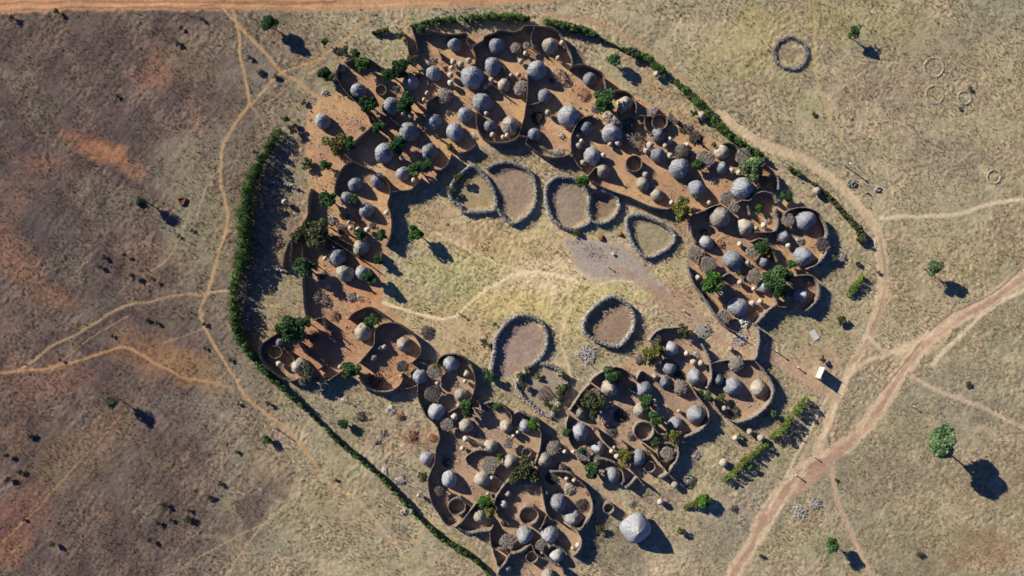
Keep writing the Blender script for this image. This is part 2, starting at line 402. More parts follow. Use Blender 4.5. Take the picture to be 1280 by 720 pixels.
# ------------------------------------------------------------------ GRANARIES
GR = """534,116,2.7 530,124,2.2 503,142,2.2 514,144,3 566.5,76.5,3.3 576,79.5,3.6 586,75,3.3 564.5,84,2.6 563,93.5,3.3 563,103,3.3 614,99.5,3 639,94,2.8 648,93,3 611,105.5,2 606.5,108,2.2 657,66,2.6 651,76,3.2 698,72,2.8 717,31,3
821,92,3.2 703,53,3 608,141,2.6 616,168,3.2 629,171,2.6 634,169,2.6 685,140,3.2 722.5,169,2.6 727,176,2.6 723,182,3.3 763,180,2.6 773,178,3.2 813,181,4 808,188,3.2 838,174,3 832,182,2.8 878,143,4 838,194,3.2 915,213,3.3 924,215.5,3.1
887,253,2.4 840,253,2.6 729,203,3.2 754,194,3 807,218,3.3 502,197,2.6 517,225,2.7 355,252,3.2 459,287,3.2 436,278,2.4 438,285,2.6 447,286,2.4 406,323,2.5 483,266,3 410,359,2.5 925.5,305,3 935,329,3.2 955.5,281.5,3.4 946,285,2.6 986,307,2.8
926,353,3.2 943,361,2.6 941,379,3.2 951,377,3.2 873,347,3.2 1022,238,4 348,427,4.4 348,455,3.2 425,459,2.8 467,447,3.8 474.5,435,2.6 480,434,3 501,470.5,2 583,467,3.5 581,477,2.4 547,479,2.8 568,521,3.6 642,545,2.2 647,541,2.2
573,507,2.2 582,549,3.4 578,561,2.8 615,598,2.6 635,618,3.2 610,618,2.2 523,620,2.2 706,565,2.4 717,565,1.8 765,564.5,2.8 771.5,571,3.1 784,583,2.4 708.5,599,2.6 718,601,2.6 768,560,1.8 683,617,2 678,691,2.6 635,711,3.5 723,682,3 716,686,2.2
859,442,3 867,453,3.5 877,454,3.4 914,436,3 819,471,3.5 820,453,2 825,453,2.6 818,502,2.6 822,512,2.4 758,507,3.2 764,505,2.2 764,514,1.8 849,514,2 920,548,3.2 905,579,4.6 938,540,3.4 952,548,4 844,607,4 826,628,3.6 629,631,4.5 906,511,3"""
b = MB(); b.lathe([(.45, .95), (.72, 1.05), (.90, 1.45), (.95, 1.9), (.85, 2.3)], 18, lambda r, z, t: (r * (1 + .03 * math.sin(12 * t)), z)); me_basket = b.mesh('basket', M['wicker'], True)
b = MB(); nf = noise_fn(3, [(3, .06), (5, .04), (9, .04), (15, .03)])
b.lathe([(.78, 2.22), (1.0, 2.16), (1.02, 2.24), (.84, 2.52), (.60, 2.80), (.34, 3.02), (.12, 3.15), (.03, 3.2)], 24, lambda r, z, t: (r * (1 + nf(t, z)), z)); me_lid = b.mesh('lid', M['cap'], True)
b = MB(); b.stick((0, 0, -.1), (0, 0, 1.15), .07, 5); me_leg = b.mesh('leg', M['wood'])
for i, q in enumerate(GR.split()):
    px, py, r = (float(a) for a in q.split(','))
    big = max(r * 1.15, 2.5) * S
    hz = U(1.65, 2.0)
    x, y = W(px, py, hz * .9)
    sc = big / 1.0; o = root('granary', (x, y, 0), U(0, 6.28), (sc, sc, hz / 3.1))
    link('basket', me_basket, o); link('lid', me_lid, o)
    for k in range(3): link('leg', me_leg, o, (.5 * math.cos(k * 2.09), .5 * math.sin(k * 2.09), 0))
    thing(o, 'granary', ('large' if r >= 3.9 else 'little' if r < 2.65 else '') + (' ' if (r >= 3.9 or r < 2.65) else '') + 'pale raised basket granary', px, py, r, 'small basket granaries in the yards')

# ------------------------------------------------------------------ BRUSH SHELTERS
def disc_shelter(px, py, r, tone='', hgt=1.9):
    rad = r * S; x, y = W(px, py, hgt); o = root('shelter', (x, y, 0), U(0, 6.28))
    b = MB(); nf = noise_fn(int(px), [(2, .07), (3, .06), (5, .05), (9, .04), (17, .03)])
    prof = [(.3, -.18), (.95, -.15), (1.0, 0), (.95, .1), (.75, .17), (.5, .22), (.25, .25), (.06, .26)]
    b.lathe([(q * rad, hgt + z) for q, z in prof], 44, lambda a, z, t: (a * (1 + nf(t, z)), z + .05 * math.sin(7 * t + a * 5) * 1.0))
    mt = {'': 'brush', 'dark': 'twigdark', 'red': 'brushred'}[tone]
    rf = link('roof', b.mesh('brush_roof', M[mt]), o)
    b = MB()
    for i in range(int(130 * (rad / 1.8) ** 2)):
        t = U(0, 6.28); q = rad * math.sqrt(R()) * .95; a = U(0, 6.28); L = U(.3, .9)
        p = Vector((q * math.cos(t), q * math.sin(t), hgt + .24 + U(-.04, .08))); d = Vector((math.cos(a), math.sin(a), U(-.15, .12))) * L * .5
        b.stick(p - d, p + d, U(.02, .045), 3)
    link('branches', b.mesh('roof_branches', M['twigdark' if tone == 'dark' else 'twig']), rf)
    b = MB(); b.stick((0, 0, -.1), (0, 0, hgt - .05), .08, 5); me = b.mesh('post', M['wood'])
    for k in range(5):
        t = k * 1.257; link('post', me, o, (rad * .82 * math.cos(t), rad * .82 * math.sin(t), 0))
    thing(o, 'shelter', f"{'dark' if tone == 'dark' else 'brown'} flat brushwood-roofed shelter", px, py, r, 'flat brushwood shelters')
for q in """882,199,11 929,196,10 543,465,9 503,458,7.5,dark 541,492,10,dark 559,531,8 612,581,10 635,554,6.5 729,567,9 634,676,9 676,681,7 834,567,8.5 904,396,8.5 885,331,10 868,317,9 943,345,9 940,315,7.5
917,259,7 985,275,8 908,247,8 1028,305,8.5,dark 820,425,7,dark 743,492,7 658,57,4.5 549,614,6,dark""".split():
    a = q.split(','); disc_shelter(float(a[0]), float(a[1]), float(a[2]), a[3] if len(a) > 3 else '')

def twig_dome(px, py, r, dark=False, openc=False):
    rad = r * S; hgt = rad * 1.05; x, y = W(px, py, hgt * .7); o = root('brush_hut', (x, y, 0), U(0, 6.28))
    if not openc:
        b = MB(); nf = noise_fn(int(px * 3), [(2, .08), (3, .07), (5, .06), (11, .04)])
        b.lathe([(rad * .95, -.05), (rad, hgt * .3), (rad * .9, hgt * .62), (rad * .62, hgt * .88), (rad * .3, hgt), (rad * .05, hgt * 1.03)], 30, lambda a, z, t: (a * (1 + nf(t, z)), z))
        link('brush_cover', b.mesh('brush_cover', M['twigdark' if dark else 'brush']), o)
    b = MB(); n = int(330 * (rad / 2) ** 2) if not openc else int(150 * (rad / 2) ** 2)
    for i in range(n):
        t = U(0, 6.28); u = R(); q = rad * math.sqrt(u) * .98; z = hgt * math.sqrt(max(0, 1 - .92 * u)) + .06
        if openc: q = rad * U(.75, 1.0); z = hgt * .5 * U(.2, 1.1)
        a = U(0, 6.28); L = U(.35, 1.1); p = Vector((q * math.cos(t), q * math.sin(t), z)); d = Vector((math.cos(a), math.sin(a), U(-.35, .3))) * L * .5
        b.stick(p - d, p + d, U(.025, .06), 3)
    if openc:
        for k in range(40):
            t0 = k * .15708; b.stick((rad * .9 * math.cos(t0), rad * .9 * math.sin(t0), hgt * .35), (rad * .9 * math.cos(t0 + .16), rad * .9 * math.sin(t0 + .16), hgt * .35), .06, 4)
    link('branches', b.mesh('dome_branches', M['twigdark' if dark else 'twig']), o)
    b = MB(); K = 10
    for k in range(K):
        t = k * 2 * math.pi / K; prev = None
        for s_ in range(6):
            u = s_ / 5; q = rad * math.cos(u * 1.5); z = hgt * math.sin(u * 1.5) + .05
            p = (q * math.cos(t), q * math.sin(t), z)
            if prev: b.stick(prev, p, .05, 4)
            prev = p
    link('frame', b.mesh('dome_frame', M['stakelight'] if openc else M['wood']), o)
    thing(o, 'shelter', ('open pole-framed brush hut' if openc else ('dark ' if dark else 'grey ') + 'twiggy domed brush hut'), px, py, r, 'domed brushwood huts')
for q in """556,120,10 652,110,10 645,60,7 854,190,10,dark 852,485,9.5 921,455,10 692,561,10 817,140,8 787,155,8.5,dark 745,575,7 702,586,6,dark""".split():
    a = q.split(','); twig_dome(float(a[0]), float(a[1]), float(a[2]), len(a) > 3)
for px, py, r in ((698, 93, 8.5), (792, 174, 10.5), (397, 372, 8)): twig_dome(px, py, r, False, True)

# ------------------------------------------------------------------ FENCES
def fence_parts(P, hgt, o, light=False, wid=.16, tilt=.07):
    """P: list of points in metres relative to o"""
    ms = M['stakelight' if light else 'stake']
    F = frames(P); b = MB(); vs = []; fs = []
    for i, (p, d, n) in enumerate(F):
        h = hgt * U(.78, .98) * (1 + .08 * math.sin(i * .21 + len(F))); w = wid * .5 * U(.6, 1.5)
        for q, z in ((-w * 1.1, -.1), (-w, h * .6), (-w * .6, h), (w * .6, h * U(.93, 1)), (w, h * .6), (w * 1.1, -.1)):
            v = p + n * q; vs.append((v.x, v.y, z))
    for i in range(len(F) - 1):
        for k in range(5):
            a = i * 6 + k; fs.append((a, a + 1, a + 7, a + 6))
    fs += [(0, 1, 2, 3, 4, 5), tuple((len(F) - 1) * 6 + k for k in (5, 4, 3, 2, 1, 0))]
    b.add(vs, fs); link('wattle', b.mesh('fence_wattle', M['wattle'] if not light else M['stakelight']), o)
    b = MB()
    for i, (p, d, n) in enumerate(F):
        for sgn in (-1, 1, 0):
            if sgn == 0 and R() < .4: continue
            base = p + n * (sgn * wid * .5 * U(.7, 1.3)) + d * U(-.12, .12)
            top = base + n * U(-tilt, tilt) + d * U(-tilt, tilt); top.z = hgt * (U(.85, 1.12) if R() < .85 else U(1.1, 1.35)); base.z = -.1
            b.stick(base, top, U(.03, .055), 4, U(.02, .035))
    link('stakes', b.mesh('fence_stakes', ms), o)
    b = MB()
    for i in range(0, len(F) - 1):
        for sgn in (-1, 1):
            a = F[i][0] + F[i][2] * sgn * wid * .55; c = F[i + 1][0] + F[i + 1][2] * sgn * wid * .55
            a = Vector((a.x, a.y, hgt * .78)); c = Vector((c.x, c.y, hgt * .78)); b.stick(a, c, .035, 4)
    link('rail', b.mesh('fence_rail', M['wood']), o)
FENCES = []
def fence(s, hgt=1.95, light=False):
    pts = parse(s); w = [W(x, y, hgt) for x, y in pts]; c = w[len(w) // 2]
    P = smooth([(x - c[0], y - c[1]) for x, y in w], .24)
    o = root('stake_fence', (c[0], c[1], 0)); fence_parts(P, hgt, o, light)
    m = pts[len(pts) // 2]
    thing(o, 'fence', ('pale ' if light else '') + 'stake fence', m[0], m[1], len(pts), 'stake fences dividing the yards')
    FENCES.append([(p[0] , p[1]) for p in w])
FL = """523,40 541,38 553,41 567,42 583,41 584,52 590,58 594,68 594,77
591,57 603,50 606,44 618,40 625,37 640,39 652,36 655,32 680,32 692,35 700,42 706,52 713,66 716,78 713,85
716,81 730,80 745,86 755,94 758,112
668,33 664,46 666,55 670,58
630,82 634,98
764,115 773,112 784,114 792,121 796,131 795,141
771,144 773,134
799,144 815,145
806,146 807,158 815,168
714,190 714,172 719,158 728,147 742,143
715,192 721,203 728,211
740,226 750,232 770,240 785,245 800,252 815,258 832,261 843,258
734,221 745,208
660,131 670,129 680,125
660,92 659,120 657,135 655,148 651,160 648,170
597,138 595,150 598,163 605,173 618,177 632,177 643,174 649,169 660,171
659,173 658,179 664,184 675,192 690,196 705,195 713,192
594,181 585,188 575,191
565,192 560,203 552,211 545,212 538,208
545,168 552,174 560,180 562,186
527,222 520,230 512,237 500,238 488,240
512,120 520,129 531,140 540,148
533,141 533,128 541,121 547,119
441,181 447,172 457,164 464,157
477,133 481,141 490,149 500,157
464,146 472,155 484,166 495,176
431,193 440,200 452,207 465,212
440,201 430,207 422,220 418,232 418,242
466,217 478,222 486,232 487,245 484,255 488,268 489,282 487,296 482,308
477,316 473,328
388,235 385,250 384,268 376,283 366,293 364,303 363,318 364,330 376,345 378,360 379,380 382,395
382,300 378,312 378,328
380,322 391,330
424,268 433,275
434,400 440,392 450,387 460,384 470,388 482,398
402,417 410,421 420,428
354,435 362,443 369,452
372,428 380,440 390,448 402,457 397,463
360,408 350,415 335,424 325,433 324,445 330,455 340,465 352,473 365,476 378,471
391,400 402,398 406,410 413,415
398,474 408,476 418,470 426,465
448,472 455,482 468,489 482,490 494,486 502,477 502,468
447,455 460,440 467,430 468,415 472,409 482,404 494,404 508,412 518,421 525,432 525,442 520,449 512,455
522,452 529,454 535,458
504,486 513,485 521,482
522,481 522,495 527,510 533,521 543,530 548,540 549,550 545,562 543,577 539,588 535,600 536,615 540,630 548,643 556,655 565,659 574,655 583,645 592,633 602,623
545,455 550,447 560,443 573,444 585,452 591,463 594,478 592,490 588,500
560,516 568,512 576,507
592,499 599,504 603,514
605,505 615,503 626,506 634,513 639,520 639,530
643,517 650,515 660,520 672,525 676,540 676,555 672,572 667,582
585,549 595,555 606,558
617,595 629,604
621,636 618,627 625,614 634,603 645,595
573,660 585,667 600,665 612,663 616,658
612,665 613,675 616,686 630,687 636,692 648,691 657,686 664,680
621,637 626,646 637,656
575,622 590,635
675,592 676,608 679,622 683,640 688,648 697,653
683,645 679,655 675,662
688,590 700,590 712,592 722,600 731,608 738,620 741,633 738,646 731,655 724,663 714,660
665,682 670,693 680,699 692,704 702,710 705,722
676,690 690,701
637,694 632,704 624,713 621,722
616,689 620,700 622,710
692,682 704,689 714,695 723,689 727,676 722,665
711,520 708,533 712,552 718,562
721,569 726,578 733,584
738,533 747,537 752,548 760,557 769,563
738,477 745,470 755,464 770,459 782,463 790,470 795,475 802,464 814,471
738,480 728,490 720,502 712,514
720,506 727,511
773,465 775,478 783,484 793,491
745,574 757,575 770,580 778,589 780,600 777,606
777,551 783,557 785,565
782,610 790,604 797,598 805,607
815,528 818,536 824,542 832,544
847,550 848,570 842,582 835,592 825,598
803,556 815,567 823,577 834,590 843,600
856,547 870,541 880,534 886,524 885,512 878,503 870,492 864,483
812,426 818,417 828,411 838,410 850,409
878,430 885,443 889,457 890,472 884,486
889,455 899,452 911,450
932,450 944,449 947,440 950,425 948,410 944,405
945,452 957,465 965,478 967,492 961,506 948,518 935,525 920,528 905,520 896,510 892,502
862,280 866,295 870,303
862,276 868,268 880,263 893,257 903,255
920,254 928,250 937,250 945,242 957,239 967,243 973,253
973,258 970,265 973,275 970,288 958,290 945,290
935,257 938,268
980,268 988,262 1003,259 1017,262 1027,269 1033,282 1035,293 1032,299
1035,310 1031,320 1022,330 1010,336
942,301 950,298 958,300 964,307 968,318 972,327
956,206 965,212 973,222 974,236
919,320 933,330 945,338
860,330 863,342 870,358 878,368 888,383 898,398 910,410 920,415
903,347 908,343 914,341
985,347 1000,344 1014,344 1021,350 1025,360 1023,373 1016,382 1008,388
970,368 971,380 961,388 953,397 947,404
972,383 980,384 988,383
906,178 916,179 926,187 936,193
500,35 508,50 512,69 522,69
514,33 519,48 522,64
424,78 420,95 430,112 445,127 458,142 463,153
430,77 445,72 460,73 480,86
880,312 882,322
613,104 620,109 630,117
409,297 425,307 440,317 455,328
405,310 416,318
420,282 430,288 436,294
362,300 355,318 353,336
400,300 412,310 424,318
412,292 428,300 442,308
412,284 420,290
548,62 552,72
850,150 862,164 872,174
838,140 848,152
700,545 712,556"""
for s in FL.split('\n')[:-1]: fence(s, 2.0 if len(s) < 24 else 2.6)
fence('585,582 582,573 588,567 597,563 607,563', 1.7, True)

def ring_pen(px, py, r, hgt=1.9, gap=0):
    rad = r * S; x, y = W(px, py, hgt); o = root('round_pen', (x, y, 0))
    P = [Vector((rad * math.cos(t), rad * .96 * math.sin(t), 0)) for t in np.linspace(.2, .2 + 2 * math.pi - gap, int(2 * math.pi * rad / .2))]
    fence_parts(P, hgt, o, False, .18, .05)
    thing(o, 'pen', 'round stake-walled pen', px, py, r, 'small round pens')
for px, py, r, h in ((793, 204, 10, 2.1), (344, 440, 8, 1.5), (805, 539, 12, 2.3), (571, 634, 10.5, 2.2), (661, 645, 11.5, 2.4), (761, 636, 6.5, 1.8), (476, 112, 6.5, 1.4), (665, 697, 7.5, 1.6), (658, 566, 5.5, 1.4), (834, 566, 12, 1.6), (825, 152, 9.5, 1.7), (812, 584, 7, 1.5)):
    ring_pen(px, py, r, h)

# ------------------------------------------------------------------ KRAALS (thorn and stone banks)
def bank(s, wid, hgt, name, lab, cat, stone=False, dark=False, group=None, earth=False):
    pts = parse(s); w = [W(x, y, hgt * .8) for x, y in pts]; c = (sum(p[0] for p in w) / len(w), sum(p[1] for p in w) / len(w))
    P = smooth([(x - c[0], y - c[1]) for x, y in w], .3); F = frames(P); o = root(name, (c[0], c[1], 0))
    closed = (P[0] - P[-1]).length < .01
    b = MB(); vs = []; fs = []; K = 9
    for i, (p, d, n) in enumerate(F):
        if closed and i == len(F) - 1: break
        hh = hgt * U(.72, 1.05) * (.88 + .12 * math.sin(i * .37)); ww = wid * .5 * U(.82, 1.15); off = U(-.07, .07)
        for k in range(K):
            a = math.pi * k / (K - 1); q = math.cos(a); z = math.sin(a) ** .8 * hh * U(.85, 1.1) - .08
            v = p + n * (q * ww * U(.88, 1.1) + off); vs.append((v.x, v.y, z))
    N = len(vs) // K
    for i in range(N if closed else N - 1):
        j = (i + 1) % N
        for k in range(K - 1): fs.append((i * K + k, i * K + k + 1, j * K + k + 1, j * K + k))
    b.add(vs, fs)
    link('brush_bank' if not stone else 'rubble_core', b.mesh('bank', M['stone'] if stone else (M['twigdark'] if dark else M['earth'] if earth else M['thorn'])), o)
    b = MB()
    for i, (p, d, n) in enumerate(F):
        for k in range(9 if not (stone or earth) else 4 if stone else 1):
            q = random.gauss(0, .36) * wid; z = hgt * max(.06, (1 - (abs(q) / wid / .6) ** 2)) * U(.6, 1.08)
            pp = p + n * q + d * U(-.15, .15); pp = Vector((pp.x, pp.y, z))
            if stone: b.rock(pp, U(.12, .28))
            else:
                a = U(0, 6.28); dd = Vector((math.cos(a), math.sin(a), U(-.3, .6))) * U(.15, .45)
                b.stick(pp - dd, pp + dd, U(.015, .04), 3)
    link('branches' if not stone else 'stones', b.mesh('bank_detail', M['stone'] if stone else (M['twigdark'] if dark and False else M['thorntwig'])), o)
    label(o, lab, cat, group)
KR = 'brush-walled livestock kraals'
bank('589,207 577,216 566,228 562,241 566,251 576,258 578,264 590,265 603,264 615,263 620,256 619,246 615,234 608,222 598,212 589,207', 1.0, 1.4, 'kraal', 'leftmost thorn-walled kraal with a bare pale mound of soil inside', 'kraal', group=KR)
bank('608,211 618,205 632,202 648,206 661,213 668,226 670,246 665,262 655,272 641,279 630,272 622,262', .9, 1.4, 'kraal', 'tall oval thorn-walled kraal joined to the right of the leftmost kraal', 'kraal', group=KR)
bank('700,281 690,272 685,260 682,245 684,232 694,222 710,221 726,227 737,238 736,252 735,264 738,275 728,283 713,286 700,281', 1.0, 1.4, 'kraal', 'round grey kraal with a bright green tree on its upper right rim', 'kraal', group=KR)
bank('738,240 750,238 762,240 771,247 774,258 770,268 762,275 750,279 740,276', .8, 1.5, 'kraal', 'small half-shaded kraal joined to the right side of the round kraal', 'kraal', group=KR)
bank('784,272 784,284 788,297 793,308 802,318 811,321 824,317 836,309 843,300 842,291 833,282 820,275 808,270 795,268 784,272', .9, 1.4, 'kraal', 'small triangular grey kraal with greenish floor standing by itself', 'kraal', group=KR)
bank('648,394 636,400 627,411 619,424 618,438 616,450 614,462 611,474', 1.2, 1.6, 'kraal_bank', 'left grey thorn bank of the big lower kraal', 'kraal', group=KR)
bank('648,394 660,395 673,400 681,410 684,424 681,438 673,450 662,459 654,468 646,477', .9, 1.3, 'kraal_bank', 'right thorn bank of the big lower kraal beside its shadow', 'kraal', group=KR)
bank('763,371 747,380 737,390 730,402 730,413 739,422 755,430 773,433 783,424 791,412 793,398 787,383 775,374 763,371', 1.0, 1.9, 'kraal', 'high-walled round kraal standing alone in the lower centre', 'kraal', group=KR)
bank('643,479 648,488 656,499 666,508 677,516 689,522', .8, 1.0, 'stone_wall', 'low pale stone wall slanting below the big lower kraal', 'wall', stone=True)
bank('690,520 696,508 704,496 708,480 702,466 690,458 676,454', 1.1, 1.2, 'kraal_bank', 'overgrown grassy bank right of the log pile', 'kraal', group=KR)
circ = ' '.join(f'{989 + (21 + U(-1.2, 1.2)) * math.cos(t):.1f},{66 + (20 + U(-1.2, 1.2)) * math.sin(t):.1f}' for t in np.linspace(0, 6.283, 22)[:-1])
bank(circ + ' ' + circ.split()[0], .8, .55, 'thorn_ring', 'dark low thorn ring lying alone in the top right field', 'kraal', dark=True)
bank('338,228 348,229 358,231 366,233 372,236', .6, .6, 'stone_wall', 'pale low stone row beside the tall left hedge', 'wall', stone=True)
bank('343,336 352,338 361,339 366,334', .5, .6, 'stone_wall', 'pale low stone row at the foot of the left yard fence', 'wall', stone=True)
bank('670,175 680,185 690,190 700,192', .6, .5, 'brush_row', 'low brush row at the lower edge of the open upper yard', 'brush')
for (cx, cy, r, lab) in ((1169, 118, 11, 'pale old earth ring, clearest in the top right field'), (1206, 122, 8, 'faint old earth ring right of the clear pale ring'), (1168, 84, 12, 'wide faint earth ring above the clear pale ring'), (1243, 221, 8, 'reddish broken earth ring by the right edge')):
    circ = ' '.join(f'{cx + r * math.cos(t):.1f},{cy + r * math.sin(t):.1f}' for t in np.linspace(0, 6.283, 16)[:-1])
    bank(circ + ' ' + circ.split()[0], .6, .24, 'earth_ring', lab, 'earth ring', earth=True)

# ------------------------------------------------------------------ HEAPS
def heap(px, py, r, kind, lab=None, cat='pile', n=90, hgt=.7):
    rad = r * S; x, y = W(px, py, hgt * .5); o_loc = (x, y, 0)
    b = MB()
    if kind in ('stick', 'dark', 'red'):
        mt = {'stick': 'twig', 'dark': 'twigdark', 'red': 'twigred'}[kind]
        base = U(0, 3.1)
        for i in range(n):
            t = U(0, 6.28); q = rad * R() ** .6; a = base + random.gauss(0, .6); L = U(.3, .9)
            p = Vector((q * math.cos(t), q * math.sin(t), hgt * (1 - (q / rad) ** 2) * U(.2, 1) + .05)); d = Vector((math.cos(a), math.sin(a), U(-.25, .25))) * L * .5 * rad / 1.3
            b.stick(p - d, p + d, U(.03, .07), 4)
        nm = 'brush_pile'
    elif kind == 'log':
        mt = 'wood'; nm = 'log_pile'
        for i in range(26):
            a = -.75 + random.gauss(0, .12); q = U(-1, 1) * rad * .7; u = U(-.5, .5) * rad
            c = Vector((u * math.cos(a) - q * math.sin(a), u * math.sin(a) + q * math.cos(a), U(.1, .45))); d = Vector((math.cos(a), math.sin(a), 0)) * U(.6, 1.3)
            b.stick(c - d, c + d, U(.06, .13), 6)
    elif kind in ('stone', 'sack'):
        mt = kind; nm = 'stone_pile' if kind == 'stone' else 'sack_pile'
        for i in range(n):
            t = U(0, 6.28); q = rad * R() ** .6
            b.rock((q * math.cos(t), q * math.sin(t), hgt * (1 - (q / rad) ** 2) * U(0, .8) + .08), U(.12, .3) if kind == 'stone' else U(.2, .34), .6)
    elif kind == 'soil':
        mt = 'soilred'; nm = 'soil_mound'; nf = noise_fn(int(px), [(2, .1), (3, .1), (5, .05)])
        b.lathe([(rad, -.05), (rad * .8, hgt * .4), (rad * .5, hgt * .8), (rad * .15, hgt)], 20, lambda a, z, t: (a * (1 + nf(t, z)), z))
    if kind != 'soil': b.lathe([(rad * 1.02, -.06), (rad * .8, .07), (rad * .3, .16), (rad * .05, .2)], 16, lambda a, z, t: (a * (1 + .12 * math.sin(3 * t + px) + .08 * math.sin(7 * t)), z))
    o = link(nm, b.mesh(nm, M[mt]), None, o_loc)
    if lab: label(o, lab, cat)
    else: thing(o, cat, {'stick': 'tangled brushwood pile', 'dark': 'dark brushwood pile', 'red': 'reddish brushwood pile', 'stone': 'stone pile', 'sack': 'pile of pale bundles', 'log': 'log pile', 'soil': 'red soil mound'}[kind], px, py, r, 'piles lying about the village')
for q in """672,147,8,dark,110 470,475,9,red,120 535,416,9,dark,60 392,421,8,red,90 439,371,6,stick,70 862,602,9,dark,80 849,470,7,dark,90 682,661,6,stick,70 559,579,6,dark,50 728,632,8,dark,90 451,521,6,dark,50 488,513,6,stick,40
918,636,5,dark,40 988,386,5,stick,40 931,403,7,sack,40 922,336,5,sack,24 735,443,12,stone,70 682,493,10,log,1 752,297,4.5,soil,1 776,293,3.5,soil,1 1065,229,6,stone,30 880,414,10,stone,22 925,424,9,stone,26 862,600,6,sack,16 650,38,4,stick,30
560,649,4,stick,30 700,190,6,stick,30 836,150,6,dark,40 765,540,7,dark,60 1098,236,4,stone,12 1085,241,2,stone,4 918,516,8,dark,60 905,345,4,dark,20 870,569,6,stick,40 540,548,6,red,50 515,545,8,red,60 500,520,6,red,40 470,552,4,stone,16
745,628,3,stick,14 790,630,5,stick,18 1052,321,6,stick,30 958,520,4,stone,12 640,60,5,stick,30 540,580,4,stick,20 905,250,4,stick,30 972,252,4,sack,12 808,140,5,stick,40 838,176,4,sack,12 760,146,6,stick,40 745,150,5,stick,30
430,500,5,stick,20 500,600,7,stick,30 480,590,5,stick,20 505,640,5,stick,20 478,540,5,stick,18 432,190,5,stick,30 452,160,3,dark,12 405,115,4,stick,30 420,94,6,dark,50 538,76,5,stick,40 524,96,5,red,40 870,172,8,dark,80 862,158,4,stick,24 858,182,4,sack,8 415,275,6,stick,50 427,286,6,dark,50 436,270,4,stick,24 402,288,5,dark,40 412,300,5,red,40 444,286,4,stick,20 465,282,4,dark,30 404,345,5,dark,40 448,372,4,stick,20 418,395,7,red,60 520,120,4,stick,20 495,110,5,dark,40 560,140,3,stick,14 590,170,5,stick,30 690,100,4,dark,30 702,170,4,stick,20 730,118,8,red,60 745,135,6,dark,40 770,150,6,stick,40 855,160,6,dark,50 892,225,5,stick,30 955,225,7,red,60 952,238,6,stick,40 880,290,5,dark,40 900,305,6,red,40 960,275,4,stick,20 1000,300,5,stick,30 1010,352,5,stick,30 990,366,5,stick,24 880,372,5,dark,40 905,365,5,stick,20 660,600,6,dark,60 690,598,8,dark,90 712,612,7,stick,60 735,615,5,red,40 775,520,8,dark,80 752,520,5,stick,30 790,545,6,dark,50 830,545,5,stick,30 800,450,6,dark,40 845,460,5,dark,40 870,445,5,stick,30 610,510,4,dark,20 600,545,5,stick,30 625,600,4,stick,20 560,520,4,stick,20 570,480,4,stick,14 1000,640,9,stone,24 1020,630,8,stone,20""".split():
    a = q.split(','); heap(float(a[0]), float(a[1]), float(a[2]), a[3], n=int(a[4]), hgt=.35 if a[3] == 'stone' and float(a[2]) > 7 else .7)

# ------------------------------------------------------------------ TREES
tree_cache = {}
def crown_mesh(tone, v, dens, flat, sprawl):
    key = (tone, v, dens, flat, sprawl)
    if key in tree_cache: return tree_cache[key]
    rr = random.Random(hash((v, dens, flat, sprawl)) & 0xffff)
    b = MB(); C = []
    for i in range(15):
        t = rr.uniform(0, 6.28); q = rr.uniform(.15, .78 if not sprawl else 1.0); C.append((q * math.cos(t), q * math.sin(t), rr.uniform(-.35, .55) * flat * (1.15 - q * .6), rr.uniform(.22, .42)))
    C.append((0, 0, .35 * flat, .4))
    n = int(3000 * dens)
    for i in range(n):
        c = C[rr.randrange(len(C))]; th = rr.uniform(0, 6.28); cz = rr.uniform(-.7, 1); s_ = math.sqrt(1 - cz * cz); q = c[3] * rr.uniform(.6, 1.08)
        b.leaf((c[0] + q * s_ * math.cos(th), c[1] + q * s_ * math.sin(th), c[2] + q * cz * .8), rr.uniform(.06, .12))
    me = b.mesh('crown', M['leaf_' + tone]); 
    b = MB(); b2 = MB()
    for c in C[:9]:
        b2.stick((0, 0, -1.0 * flat), (c[0], c[1], c[2]), .07, 5, .02)
    tree_cache[key] = (me, b2.mesh('limbs', M['bark']))
    return tree_cache[key]
def tree(px, py, r, z, tone, lab=None, dens=1.0, flat=.9, sprawl=False, where=None, lean=None):
    rad = r * S * (.85 if z <= 1.6 else 1.22 if 3 < r < 18 else 1.1); x, y = W(px, py, z); v = int(px + py) % 4
    o = root('tree' if z > 1.6 else 'bush', (x, y, 0)); cm, lm = crown_mesh(tone, v, dens, flat, sprawl)
    a = U(0, 6.28)
    th = max(.35, z - rad * flat * .8)
    b = MB(); 
    if z > 1.6:
        lx, ly = lean or (0, 0)
        b.stick((lx, ly, -.1), (.05 * rad + lx * .45, .03 * rad + ly * .45, th * .5), .06 * rad + .04, 7, .055 * rad + .02); b.stick((.05 * rad + lx * .45, .03 * rad + ly * .45, th * .5), (0, 0, th), .055 * rad + .02, 7, .04 * rad + .015)
        link('trunk', b.mesh('trunk', M['bark'], True), o)
    else:
        for k in range(4): b.stick((0, 0, -.05), (rad * .4 * math.cos(k * 1.6), rad * .4 * math.sin(k * 1.6), z), .03, 4, .015)
        link('stem', b.mesh('stem', M['bark']), o)
    cr = link('crown', cm, o, (0, 0, z), a, (rad, rad, rad * U(.9, 1.1)))
    link('limbs', lm, o, (0, 0, z), a, (rad, rad, rad))
    if lab: label(o, lab, 'tree' if z > 1.6 else 'bush')
    else: thing(o, 'tree' if z > 1.6 else 'bush', {'bright': 'bright green', 'dark': 'dark green', 'green': 'green', 'olive': 'olive green', 'yellow': 'yellow-green', 'pale': 'pale dusty green', 'grey': 'grey-green', 'scrub': 'dark dull green', 'scrubpale': 'dull olive'}.get(tone, tone) + (' leafy tree' if z > 1.6 else ' low bush'), px, py, r, 'trees and bushes of the village', where)
